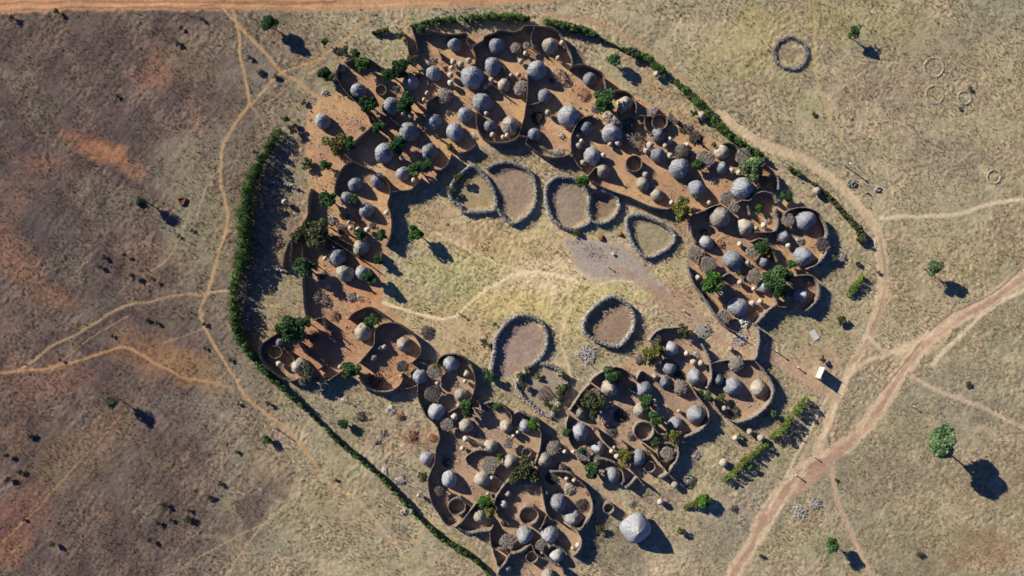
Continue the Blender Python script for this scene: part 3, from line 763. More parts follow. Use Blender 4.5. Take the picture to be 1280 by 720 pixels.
TR = """406,52,6,1.6,green 444,67,5,1.8,green 454,80,8.5,2.8,bright 407,93,9,2.4,dark 487,92,8,3,dark 500,86,11,2.6,dark 513,78,7,2,olive 545,76,3.5,1.2,grey 528,36,7,2,green 460,130,10,3.2,dark 506,129,10.5,3.4,dark 473,159,7.5,2.6,dark 497,181,10,3,dark
756,126,13,4,green 420,181,11,1.8,yellow 437,180,8,2.2,dark 407,206,6.5,1.8,green 409,249,9.5,3,green 441,249,6,2.6,green 519,210,9,3,green 533,206,6.5,2.6,green 563,184,6,1.6,yellow 728,226,7.5,2.6,bright 941,211,12.5,3,pale
872,207,6,2,green 853,261,11,3,yellow 852,250,5,2.2,pale 869,243,4,1.8,pale 949,260,6,1.3,bright 867,142,5,1.2,olive 893,181,4.5,1.5,green 393,291,13,2.8,olive 376,293,8,2.4,olive 449,293,6.5,1.8,green 477,293,6,1.8,green 473,325,5.5,2,dark
379,335,11.5,3.4,green 462,346,9,3,dark 888,353,12.5,3.4,bright 983,246,7,1.8,green 952,307,8,2.2,green 957,314,6,2,yellow 990,330,6,2,green 970,350,14,4,green 960,345,8,3.4,green 981,345,9,3.6,dark 975,364,8,3,dark 923,342,3.5,1.2,green
364,411,14,4.2,green 378,403,9,3.6,green 464,402,8,2.8,green 385,470,11,2.6,grey 438,462,11,2.8,green 547,458,4.5,1.8,yellow 585,508,9,2.8,green 584,518,5,2,yellow 613,472,6,1.8,green 620,508,4.5,2.2,bright 666,530,7,2.2,bright
764,468,10,3,green 744,505,12,2.4,olive 808,502,8.5,2.6,green 820,524,9,2.8,green 841,545,8,2.4,yellow 820,553,5.5,1.8,green 811,565,4.5,1.4,yellow 782,571,8,2,yellow 741,588,9,2.4,dark 709,540,5.5,1.8,green 726,563,3.5,2.4,green 625,571,6,1.6,bright
657,590,15,2.4,olive 528,596,7,1.4,olive 605,626,7,2.4,bright 613,637,8,2.6,yellow 855,415,7,2.2,olive 822,436,9,2.4,yellow 812,446,9,1.8,yellow 885,495,8,1.6,green 901,497,7,1.6,yellow 876,490,5,1.6,green 766,601,4,1.2,green 880,626,8,1.8,bright 870,631,6,1.3,yellow
851,664,6,1.0,yellow 938,584,4.5,1.6,bright 750,662,6,1.2,olive 1028,449,4.5,1.2,olive 1052,400,6,1.2,olive 966,516,5,1.2,pale 766,75,7.5,2.4,pale 790,64,8,1.5,grey 607,463,5,1.2,pale 575,222,5,1.8,olive 563,238,6,1.4,grey 655,482,6,1.3,olive 700,488,7,1.2,olive
365,160,7,1.4,olive 372,290,5,1.3,grey 720,290,6,.8,yellow 1043,322,5,1.2,grey 500,45,6,1.0,olive 430,65,9,1.2,grey 385,205,8,.9,olive 1075,300,6,1.0,olive 350,262,4,.8,grey 925,545,3,.8,olive 650,470,5,1.1,olive 660,461,5,1.0,yellow 703,470,5,1.3,olive 706,484,6,1.3,green 701,499,5,1.3,olive 694,511,5,1.1,yellow 672,470,5,.8,yellow 683,505,4,.7,olive 618,405,4,.9,pale 606,428,6,1.1,grey 930,575,5,1.2,yellow"""
for q in TR.split():
    a = q.split(','); tn = a[4]
    tree(float(a[0]), float(a[1]), float(a[2]), float(a[3]), tn, dens=.8 if tn in ('olive', 'yellow', 'grey', 'pale') else 1.15, flat=.6 if tn in ('olive', 'grey') else .9, sprawl=tn in ('olive', 'yellow', 'grey'))
# lone trees outside
tree(336, 29, 9, 3.2, 'green', 'round green tree standing alone by the top dirt road')
tree(1178, 553, 18, 9.4, 'palegreen', 'tall wide-crowned tree throwing the longest shadow at lower right', dens=3.2, flat=.75, lean=(3.6, -2.4))
tree(1178, 551, 1.2, 12.9, 'green', None, where='crown top of the tall lower right tree') if False else None
tree(520, 292, 8.5, 3.2, 'bright', 'bright green tree alone in the open central ground at left')
tree(1168, 336, 8, 4.2, 'pale', 'small grey-green tree alone in the right dry field', dens=1.3)
tree(1041, 682, 8, 4.2, 'green', 'small tree by the lower right path fork near the bottom edge')
tree(1069, 40, 7, 3.2, 'green', 'thin green tree right of the dark thorn ring', dens=.7)
tree(178, 252, 8, 3.0, 'grey', 'faint grey-green tree in the field left of the dark pit', dens=.6)
tree(140, 502, 8, 3.4, 'grey', 'thin grey tree with long shadow in the lower left field', dens=.55)
tree(334, 550, 7, 1.2, 'bright', 'bright green bush beside the path below the left hedge')
tree(358, 148, 5, 1.6, 'green', 'small bush at the top end of the tall left hedge')
OUT = """155,319,5,1.4,dark 165,345,7,1.6,green 192,350,5,1.2,dark 130,322,6,1.0,olive 125,333,6,1.1,olive 70,14,6,1.4,olive 15,22,7,1.2,olive 222,54,6,.9,dark 226,35,5,.8,dark 252,24,5,.8,green 66,680,7,1.6,olive 187,675,6,1.6,green 205,632,8,1.2,dark
234,648,9,1.3,dark 197,654,6,1.1,dark 213,650,5,.9,olive 262,622,7,.9,olive 255,405,5,.8,dark 236,638,5,.8,olive 275,605,6,.9,olive 8,570,6,1.4,dark 10,600,7,1.3,olive 38,545,7,.9,olive 25,590,6,1,green 184,400,5,.7,green 196,404,5,.8,dark 75,450,4,.8,dark
140,420,4,.7,olive 335,505,6,1.2,olive 288,450,5,.8,grey 1052,404,5,1.1,olive 1200,135,4,.7,grey 1213,110,5,.9,grey 1017,142,5,.7,yellow 958,510,4,.8,pale 952,695,5,.8,olive 1045,600,4,.4,olive 1150,693,7,.7,olive 1210,480,7,.5,olive 30,650,4,.6,dark 325,90,7,.7,grey 312,72,6,.8,grey
345,96,7,.7,grey 380,128,6,.9,olive 335,180,6,.7,olive 223,295,4,.6,dark 240,288,4,.6,dark 146,120,5,.6,green 318,190,5,.7,olive 256,435,4,.8,dark 298,505,4,.8,grey 296,565,5,.5,grey 420,600,4,.4,olive 1098,340,4,.7,olive 1072,330,6,.9,olive 300,8,3,.3,grey"""
for q in OUT.split()[:-1]:
    a = q.split(','); tree(float(a[0]), float(a[1]), float(a[2]) * .68, max(.35, float(a[3]) * .6), {'dark': 'scrub', 'green': 'scrub', 'olive': 'scrubpale'}.get(a[4], a[4]), dens=.6, flat=.6, sprawl=True)

# ------------------------------------------------------------------ HEDGES
def hedge(s, lab, tone='hedge', z=3.4, tone2=None):
    """s: x,y,width triples"""
    q = [tuple(float(a) for a in t.split(',')) for t in s.split()]
    pts = [W(a[0], a[1], z * .7) for a in q]; wd = [a[2] * S for a in q]
    hz = [(a[3] if len(a) > 3 else z) for a in q]
    c = pts[len(pts) // 2]; o = root('hedge', (c[0], c[1], 0)); b = MB(); bt = MB(); L = 0
    P = [Vector((x - c[0], y - c[1], 0)) for x, y in pts]
    for i in range(len(P) - 1):
        d = P[i + 1] - P[i]; ln = d.length; dn = d.normalized(); n = Vector((-dn.y, dn.x, 0))
        for k in range(max(1, int(ln / .45))):
            u = (k + R() * .5) / max(1, int(ln / .45)); w = wd[i] * (1 - u) + wd[i + 1] * u; h = hz[i] * (1 - u) + hz[i + 1] * u
            hh = h * U(.6, 1.15); p = P[i] + d * u + n * U(-.18, .18) * w
            if R() < .09: continue
            r = w * U(.32, .68)
            cnt = int((50 + 75 * w) * (1.6 if h > 3.2 else 1))
            for j in range(cnt):
                th = U(0, 6.28); zz = R() ** .7; rr = r * (U(.55, 1.05)) * (1.0 if zz < .7 else math.sqrt(max(.05, 1 - ((zz - .7) / .3) ** 2)))
                b.leaf((p.x + rr * math.cos(th), p.y + rr * math.sin(th), zz * hh), U(.11, .24))
            for j in range(2):
                a = U(0, 6.28); bt.stick((p.x, p.y, -.1), (p.x + r * .5 * math.cos(a), p.y + r * .5 * math.sin(a), hh * .8), .05, 4, .02)
    link('foliage', b.mesh('hedge_foliage', M['leaf_' + tone]), o); link('stems', bt.mesh('hedge_stems', M['bark']), o)
    label(o, lab, 'hedge', 'hedges around the village')
hedge('347,162,7,2.6 338,176,8,3 330,190,8,3.6 321,207,10,4 313,227,11,4.2 308,248,12,4.4 305,270,13,4.6 305,292,13,4.6 304,315,13,4.4 300,336,12,4.2 293,352,9,4 290,362,7,3.6', 'tall dense green hedge curving down the left side, upper section')
hedge('290,365,7,3.6 291,370,8,3.8 291,388,8,3.8 293,405,8,3.6 299,425,9,3.6 310,441,9,3.4 325,459,8,3 341,477,7,2.8 358,493,6,2.6 374,507,5,2.4', 'tall dark hedge curving along the lower left below the path gap')
hedge('376,510,3,1.8 395,528,3,1.8 413,546,3,2 428,560,4,2 445,573,5,2 460,586,5,2.2 478,602,4,2 496,620,5,2.2 512,638,5,2.2', 'long narrow hedge running diagonally below the lower left ground')
hedge('514,642,3,2 530,657,3,2 546,671,5,2.4 560,681,6,2.6 576,692,6,2.4 590,700,4,2 604,712,4,2 612,722,4,2', 'lowest section of the diagonal hedge reaching the bottom edge')
hedge('512,30,4,1.6 530,26,4,1.8 550,22,5,2.2 570,21,6,2.4 585,21,5,2.4', 'leftmost top hedge below the dirt road')
hedge('588,20,7,2.4 605,18,8,2.6 625,18,8,2.6 645,19,8,2.6 663,21,6,2.2', 'second top hedge, dense and green under the road')
hedge('682,24,6,2.2 695,27,7,2.4 710,30,8,2.6 725,34,8,2.6 738,38,7,2.4 750,43,5,2', 'third top hedge sloping down right from the gap')
hedge('752,45,2,1 765,51,2,1 778,57,2,1 785,59,4,1.4 795,62,7,2 806,67,7,2.2 816,75,7,2.2 826,85,8,2.4 836,92,7,2.4', 'thin then thick hedge between the dusty trees at upper right')
hedge('846,99,4,2 856,108,7,2.4 866,117,8,2.6 878,130,8,2.6 890,143,8,2.6 900,155,8,2.6 912,166,7,2.4 926,176,6,2.4 940,185,6,2.4 952,192,6,2.6 963,199,5,2.4', 'dark hedge slanting beside the upper right yards')
hedge('991,209,5,1.4 999,213,6,1.6 1006,217,4,1.2', 'short dark hedge clump right of the upper right yards')
hedge('1014,223,2,1 1024,230,3,1.2 1034,239,4,1.4 1044,249,5,1.6 1053,259,5,1.8 1061,268,5,1.8 1069,277,5,2 1076,285,6,2.2 1082,294,7,2.4 1086,304,6,2.2', 'olive hedge slanting beyond the far right yards', 'olive')
hedge('1083,344,4,1.4 1077,352,6,1.8 1072,361,7,1.8 1066,370,5,1.4', 'short stubby green hedge right of the lower ringed yard', 'hedgelight')
hedge('1010,499,5,3 1003,506,6,3 996,515,6,3.2 990,524,6,3.2 982,533,6,3.2 973,543,6,3 966,550,5,2.6', 'bright lime hedge below the signboard, upper section', 'hedgelight', 3)
hedge('960,554,5,2 950,562,5,2.2 940,570,5,2.2 931,578,5,2.2 922,587,6,2.2 913,595,7,2.4 906,601,6,2', 'bright lime hedge lower section nearest the lone large granary', 'hedgelight', 2.2)
hedge('466,41,4,1.2 475,39,5,1.4 486,37,4,1.2', 'short olive hedge tuft below the top road', 'olive', 1.3)
hedge('858,636,4,1 866,630,5,1.4 874,625,6,1.4', 'short green hedge tuft below the pale bundles', 'hedgelight', 1.3)

# ------------------------------------------------------------------ POSTS, SIGNBOARD, SLAB
def post(px, py, h, lab, r=.09):
    x, y = W(px, py, h); b = MB(); b.stick((0, 0, -.15), (U(-.05, .05), U(-.05, .05), h * .9), r, 7, r * .85); 
    o = root('wooden_post', (x, y, 0)); link('shaft', b.mesh('shaft', M['wood']), o)
    b = MB(); b.stick((0, 0, h * .88), (0, 0, h), r * 1.7, 7, r * 1.5); link('pale_top', b.mesh('post_top', M['sack']), o)
    label(o, lab, 'post', 'lone wooden posts')
post(972, 439, 2.0, 'wooden post right of the curved bank beside the dark shadow', .14)
post(998, 459, 1.4, 'short pale-topped post left of the signboard', .16)
post(1064, 204, 3.4, 'tall pole with long shadow right of the upper right hedge', .16)
post(1143, 508, 1.5, 'small post right of the main track', .12)
post(855, 388, .9, 'tiny stump on the pinkish path right of the round kraal', .16)
post(760, 333, 1.1, 'small upright post on the grey trampled patch', .12)
post(1018, 571, 1.4, 'upper small post left of the track junction', .12)
post(995, 594, 1.8, 'lower small post on the track left of the junction', .14)
post(341, 538, 2.6, 'dark leaning post beside the path above the bright bush', .12)
post(766, 317, .5, 'small white-topped stub above the grey trampled patch', .26)
post(572, 391, 1.6, 'post at the bend of the central footpath', .16)
def signboard():
    x, y = W(1033, 466, 2.2); x -= 1.0; rot = math.radians(66)
    o = root('signboard', (x - .3, y, 0), rot)
    b = MB(); b.box((0, 0, 2.05), (3.0, .07, 2.1)); bd = link('board', b.mesh('board', M['white']), o)
    b = MB()
    for z in (1.0, 3.1): b.box((0, -.0, z), (3.08, .12, .07))
    for s_ in (-1, 1): b.box((s_ * 1.52, 0, 2.05), (.07, .12, 2.1))
    link('frame', b.mesh('board_frame', M['metal']), bd)
    for s_ in (-1, 1):
        b = MB(); b.stick((s_ * 1.45, -.09, -.2), (s_ * 1.45, -.09, 3.75), .07, 8); link('post', b.mesh('sign_post', M['metal']), o)
    b = MB(); b.box((0, .0, .55), (2.86, .06, .8)); link('lower_panel', b.mesh('lower_panel', M['white']), o)
    label(o, 'white rectangular signboard on two posts by the track junction', 'signboard')
signboard()
x, y = W(1018, 419); b = MB(); b.box((0, 0, .05), (1.5, 2.4, .22), .55); o = link('concrete_slab', b.mesh('slab', M['concrete']), None, (x, y, 0)); label(o, 'pale concrete slab lying on dry grass above the signboard', 'slab')
# pit
x, y = W(228, 251); b = MB(); b.lathe([(1.1, .0), (1.0, .3), (.7, .34), (.45, .05)], 18, lambda r, z, t: (r * (1 + .18 * math.sin(3 * t) + .1 * math.sin(5 * t)), z + .02)); o = link('earth_pit', b.mesh('pit', M['soilred']), None, (x, y, .1)); label(o, 'dark reddish dug earth mound left of the tall hedge path', 'mound')
tree(428, 530, 9, 1.5, 'dark', 'blackish low thorn bush on the rough ground at lower left', dens=.8, flat=.8)

# ------------------------------------------------------------------ GROUND
def vn(x, y, sc, seed):
    r = np.random.default_rng(seed); T = r.random((256, 256)).astype(np.float32)
    u = x / sc + 1000.37; v = y / sc + 1000.11
    iu = np.floor(u).astype(int); iv = np.floor(v).astype(int); fu = u - iu; fv = v - iv
    fu = fu * fu * (3 - 2 * fu); fv = fv * fv * (3 - 2 * fv)
    a = T[iu & 255, iv & 255]; b_ = T[(iu + 1) & 255, iv & 255]; c = T[iu & 255, (iv + 1) & 255]; d = T[(iu + 1) & 255, (iv + 1) & 255]
    return (a * (1 - fu) + b_ * fu) * (1 - fv) + (c * (1 - fu) + d * fu) * fv
def fbm(x, y, sc, seed, n=4):
    s_ = 0; a = 1; t = 0
    for i in range(n): s_ = s_ + a * vn(x + i * 17.3, y - i * 9.1, sc / 2 ** i, seed + i); t += a; a *= .55
    return s_ / t
step = .27
def axis(h):
    core = np.arange(-h, h + step, step); out = []; d = step; p = core[-1]
    while p < 2600: d *= 1.45; p += d; out.append(p)
    out = np.array(out); return np.concatenate([-out[::-1], core, out])
ax = axis(137.0); ay = axis(80.0)
X, Y = np.meshgrid(ax, ay); nx, ny = len(ax), len(ay)
x = X.ravel(); y = Y.ravel(); PX = x / S + 640; PY = 360 - y / S
# gently wobble the mapping so that edges are natural
wx = PX + (fbm(x, y, 5, 50, 3) - .5) * 9; wy = PY + (fbm(x, y, 5, 60, 3) - .5) * 9
def lerp(a, b_, t): return a + (b_ - a) * t[:, None]
def sstep(e0, e1, v): t = np.clip((v - e0) / (e1 - e0), 0, 1); return t * t * (3 - 2 * t)
n1 = fbm(x, y, 26, 1, 4); n2 = fbm(x, y, 7, 11, 4); n3 = fbm(x, y, 1.6, 21, 3); n4 = fbm(x, y, .5, 31, 2)
# tone of the field: dark brown on the left, dry straw on the right
rightw = sstep(230, 460, wx + (n1 - .5) * 160 - np.clip((wy - 420), 0, 300) * -.15)
Ldark = alb(88, 73, 68); Lbrown = alb(110, 92, 80); Rdry = alb(164, 149, 114); Rgrey = alb(146, 137, 110); Rbrown = alb(156, 136, 108)
c = lerp(np.tile(Ldark, (len(x), 1)), np.tile(Lbrown, (len(x), 1)), sstep(.35, .65, n2))
r_ = lerp(np.tile(Rdry, (len(x), 1)), np.tile(Rgrey, (len(x), 1)), sstep(.38, .66, n1)); r_ = lerp(r_, np.tile(Rbrown, (len(x), 1)), sstep(.5, .7, n2) * .7)
n5 = fbm(x, y, 11, 131, 5); n6 = fbm(x, y, 4, 141, 4)
c = lerp(c, np.tile(alb(112, 106, 86), (len(x), 1)), sstep(.54, .68, n5) * .45)
c = lerp(c, np.tile(alb(84, 72, 68), (len(x), 1)), sstep(.54, .66, n6) * .55)
c = lerp(c, np.tile(alb(140, 108, 84), (len(x), 1)), sstep(.62, .72, 1 - n5) * .35)
r_ = lerp(r_, np.tile(alb(136, 126, 100), (len(x), 1)), sstep(.54, .66, n6) * .5); r_ = lerp(r_, np.tile(alb(182, 160, 124), (len(x), 1)), sstep(.56, .68, n5) * .5)
c = lerp(c, r_, rightw)
rough = np.ones(len(x)) * 1.0
def blob(cx, cy, rx, ry, col, k=.8, ang=0, soft=.6, rgh=None):
    global c, rough
    a = math.radians(ang); dx = wx - cx; dy = wy - cy
    u = (dx * math.cos(a) + dy * math.sin(a)) / rx; v = (-dx * math.sin(a) + dy * math.cos(a)) / ry
    d = np.sqrt(u * u + v * v) + (n2 - .5) * 1.5 + (n3 - .5) * .9
    m = (1 - sstep(1 - soft, 1 + soft * .4, d)) * k
    c = lerp(c, np.tile(alb(*col), (len(x), 1)), m)
    if rgh is not None: rough = rough * (1 - m) + rgh * m
OR = (146, 104, 78)
for q in ((640, 335, 170, 120, (188, 164, 120), .85), (700, 335, 110, 30, (200, 176, 134), .7), (760, 380, 60, 30, (188, 164, 124), .5), (250, 250, 60, 110, (136, 124, 102), .6), (300, 500, 60, 60, (136, 122, 98), .5), (420, 620, 90, 70, (160, 144, 110), .5), (185, 98, 22, 16, OR, .85), (200, 85, 18, 30, OR, .6), (130, 190, 30, 14, (160, 112, 76), .8, 20), (165, 215, 20, 9, OR, .6, 35), (95, 175, 32, 14, (140, 95, 70), .6, 10), (60, 205, 26, 12, (138, 96, 72), .5, -10), (25, 330, 40, 26, (150, 106, 78), .6, 30), (5, 300, 18, 30, OR, .6), (60, 370, 40, 18, (142, 102, 74), .5, 20), (20, 640, 45, 34, (132, 90, 72), .6, -20), (10, 690, 35, 20, (150, 100, 70), .5, -30), (55, 480, 60, 35, (130, 94, 76), .55, -20), (195, 445, 55, 28, (138, 104, 76), .6, 20), (110, 560, 80, 40, (132, 106, 78), .5, -40), (245, 460, 45, 22, (150, 116, 76), .5, 15),
          (120, 100, 90, 60, (92, 76, 72), .4), (60, 300, 60, 50, (84, 76, 72), .5), (240, 520, 70, 25, (128, 116, 104), .4, 15), (330, 620, 26, 60, (88, 74, 70), .75, 42), (255, 655, 50, 30, (96, 84, 74), .4), (150, 610, 110, 50, (104, 90, 78), .4, -30), (80, 25, 70, 14, (105, 94, 76), .4),
          (250, 280, 45, 90, (132, 124, 92), .45, 0), (325, 80, 30, 25, (118, 108, 96), .5), (345, 100, 20, 14, (104, 98, 92), .5), (100, 395, 60, 12, (104, 94, 82), .6, -25), (250, 385, 60, 45, (118, 106, 88), .4), (240, 70, 35, 35, (122, 106, 82), .5),
          (560, 345, 75, 40, (158, 156, 102), .75), (600, 320, 60, 30, (170, 160, 100), .6), (530, 370, 40, 25, (150, 142, 96), .6), (620, 300, 60, 30, (170, 148, 100), .7), (640, 385, 80, 34, (188, 168, 108), .85), (700, 350, 60, 22, (204, 180, 138), .85), (540, 270, 40, 30, (162, 138, 102), .6), (590, 300, 40, 28, (170, 136, 104), .5), (735, 395, 45, 45, (182, 168, 108), .8), (800, 355, 55, 26, (176, 164, 112), .8), (590, 420, 50, 40, (172, 146, 110), .6), (690, 310, 50, 20, (172, 148, 104), .5), (820, 300, 30, 10, (160, 150, 110), .5),
          (845, 375, 30, 26, (164, 132, 104), .8, 0), (880, 410, 30, 25, (166, 142, 112), .8), (920, 425, 35, 22, (172, 148, 116), .8), (780, 425, 30, 15, (160, 132, 104), .6), (860, 280, 22, 14, (160, 128, 104), .6, 40), (650, 205, 60, 18, (150, 134, 92), .6), (620, 195, 35, 12, (152, 124, 104), .6), (700, 215, 30, 10, (158, 134, 112), .7),
          (1010, 420, 40, 30, (160, 144, 104), .5), (1010, 460, 50, 25, (164, 136, 108), .7), (930, 560, 40, 25, (150, 132, 104), .5), (960, 620, 60, 30, (140, 132, 112), .5), (930, 650, 50, 25, (134, 128, 112), .5), (880, 680, 60, 30, (138, 128, 104), .5), (820, 625, 30, 22, (128, 110, 96), .7), (760, 690, 60, 25, (118, 106, 88), .6), (720, 700, 20, 20, (134, 120, 100), .5),
          (470, 540, 60, 30, (152, 130, 104), .6), (520, 545, 30, 20, (150, 114, 90), .6), (420, 500, 40, 16, (146, 136, 100), .5, 30), (490, 600, 40, 30, (130, 122, 110), .5), (410, 620, 60, 40, (150, 130, 98), .5), (340, 580, 30, 30, (150, 128, 98), .5), (590, 690, 30, 20, (140, 128, 104), .5), (350, 380, 30, 40, (150, 132, 100), .6), (340, 280, 25, 40, (142, 126, 96), .5), (370, 180, 20, 30, (134, 116, 94), .6), (400, 75, 40, 20, (142, 118, 86), .4),
          (1060, 60, 40, 20, (140, 126, 102), .4), (1150, 60, 60, 40, (134, 116, 96), .5), (1100, 110, 60, 30, (142, 118, 98), .5), (1000, 30, 80, 30, (160, 142, 96), .5), (940, 60, 60, 50, (164, 148, 98), .7), (1100, 30, 70, 30, (150, 144, 98), .5), (1200, 330, 80, 40, (164, 146, 108), .5), (1190, 200, 60, 30, (138, 124, 104), .5), (1160, 250, 90, 30, (156, 142, 112), .5), (1240, 400, 60, 40, (132, 124, 96), .5), (1130, 600, 70, 50, (138, 118, 92), .5), (1230, 690, 60, 30, (142, 104, 76), .5), (1130, 680, 80, 40, (132, 120, 90), .5), (1250, 600, 60, 60, (138, 116, 92), .5), (1150, 370, 90, 50, (156, 138, 104), .5), (1220, 510, 60, 14, (126, 118, 98), .5),
          (1066, 228, 7, 6, (128, 118, 112), .6), (1080, 57, 12, 12, (118, 112, 106), .4), (985, 66, 16, 15, (140, 116, 94), .7)):  # middle patch paints the thin lone tree's cast shadow into the soil
    blob(*q)
def poly_sd(pts):
    """soft inside-distance of polygon in survey units (positive inside)"""
    ins = np.zeros(len(x), bool); dmin = np.full(len(x), 1e9); n = len(pts)
    for i in range(n):
        x1, y1 = pts[i]; x2, y2 = pts[(i + 1) % n]
        cond = ((y1 > wy) != (y2 > wy)); t = (x2 - x1) * (wy - y1) / ((y2 - y1) if y2 != y1 else 1e-9) + x1
        ins ^= cond & (wx < t)
        dx, dy = x2 - x1, y2 - y1; u = np.clip(((wx - x1) * dx + (wy - y1) * dy) / (dx * dx + dy * dy + 1e-9), 0, 1)
        dmin = np.minimum(dmin, np.hypot(wx - x1 - u * dx, wy - y1 - u * dy))
    return np.where(ins, dmin, -dmin)
def yard(s, col, col2, k=.95, rgh=.12, soft=4):
    global c, rough
    d = poly_sd(parse(s)); m = sstep(-soft, soft, d) * k
    base = lerp(np.tile(alb(*col), (len(x), 1)), np.tile(alb(*col2), (len(x), 1)), sstep(.35, .65, n2 * .7 + n3 * .3))
    c = lerp(c, base, m); rough = rough * (1 - m) + rgh * m
def path(s, w, col, k=.8, soft=1.0, rgh=.25, ws=1.0):
    global c, rough
    pts = [(p.x, p.y) for p in smooth(parse(s), 12)]; d = np.full(len(x), 1e9)
    ux = PX + (wx - PX) * ws * .5; uy = PY + (wy - PY) * ws * .5
    for i in range(len(pts) - 1):
        x1, y1 = pts[i]; x2, y2 = pts[i + 1]; dx, dy = x2 - x1, y2 - y1
        box = (ux > min(x1, x2) - 3 * w - 6) & (ux < max(x1, x2) + 3 * w + 6) & (uy > min(y1, y2) - 3 * w - 6) & (uy < max(y1, y2) + 3 * w + 6)
        a, b_ = ux[box], uy[box]; u = np.clip(((a - x1) * dx + (b_ - y1) * dy) / (dx * dx + dy * dy + 1e-9), 0, 1)
        d[box] = np.minimum(d[box], np.hypot(a - x1 - u * dx, b_ - y1 - u * dy))
    d = d + (n3 - .5) * w * .5
    m = (1 - sstep(w * .5 - soft * .6, w * .5 + soft, d)) * k
    c = lerp(c, np.tile(alb(*col), (len(x), 1)), m); rough = rough * (1 - m) + rgh * m
# yards of swept red-brown soil
yard('382,140 400,128 428,112 424,80 445,72 480,86 512,72 523,40 545,38 600,45 640,34 690,32 712,60 718,82 755,90 792,118 830,135 870,165 900,178 940,188 972,215 975,250 1003,258 1030,275 1036,300 1025,330 1026,350 1022,378 1005,390 960,392 945,408 915,412 890,385 865,345 862,280 835,262 790,250 745,232 720,205 700,195 665,185 655,175 600,182 560,205 530,235 495,243 488,300 478,330 478,370 500,398 530,435 505,488 470,492 440,475 400,478 370,476 330,440 345,415 380,395 378,345 364,320 366,295 385,260 388,235 380,200', (192, 152, 106), (156, 120, 90))
yard('545,450 575,442 595,470 600,503 640,510 660,520 676,545 700,560 712,510 740,475 770,458 812,440 815,418 850,408 880,435 895,455 945,445 965,480 960,510 925,528 890,510 885,530 850,548 846,585 815,602 775,612 735,602 742,640 728,665 727,690 705,725 620,725 612,690 610,665 560,660 538,620 548,560 545,530 520,500 520,470', (178, 146, 114), (150, 124, 100))
blob(445, 340, 30, 60, (170, 112, 78), .6); blob(400, 430, 60, 40, (160, 106, 78), .6); blob(500, 455, 30, 35, (168, 118, 84), .5)
for q in ((600, 110), (640, 150), (560, 120), (700, 160), (800, 210), (860, 230), (760, 190), (920, 300), (900, 350), (990, 300), (450, 260), (470, 200), (570, 560), (640, 560), (600, 620), (700, 640), (660, 690), (800, 520), (840, 500), (770, 560), (920, 480), (560, 480)): blob(q[0] + U(-8, 8), q[1] + U(-8, 8), U(12, 26), U(6, 14), (138, 114, 96) if R() < .6 else (196, 164, 124), .6, U(20, 50))
blob(900, 430, 44, 22, (168, 144, 114), .8); blob(815, 95, 30, 14, (154, 128, 98), .5, 30); blob(835, 125, 40, 12, (170, 134, 88), .5, 35); blob(870, 160, 30, 10, (162, 130, 98), .6, 40)
blob(650, 195, 55, 8, (152, 132, 100), .7); blob(948, 258, 12, 10, (150, 134, 92), .8)
# kraal floors
for s_, cc in (('575,220 590,212 610,225 615,245 612,260 580,262 566,245', (150, 132, 96)), ('612,210 640,205 662,218 666,245 655,268 640,275 625,262 618,240', (146, 124, 104)), ('686,240 700,224 725,228 734,250 730,275 710,283 692,270', (138, 120, 104)), ('742,245 765,243 772,258 760,275 742,275', (120, 98, 80)), ('788,272 810,272 838,290 838,302 810,317 795,305', (146, 134, 106)), ('622,425 645,398 672,402 682,425 665,455 640,470 614,474', (146, 124, 112)), ('734,400 760,374 785,385 790,405 775,430 745,424', (142, 118, 100)), ('645,480 660,462 695,462 705,485 690,515 660,500', (142, 128, 108))):
    yard(s_, cc, tuple(q - 10 for q in cc), .85, .25, 3)
blob(594, 238, 8, 8, (176, 148, 124), .9)
yard('703,300 720,296 745,302 775,305 795,318 815,345 840,362 830,368 800,356 770,350 745,350 725,340 712,318', (156, 143, 132), (142, 130, 120), .85, .06, 5)
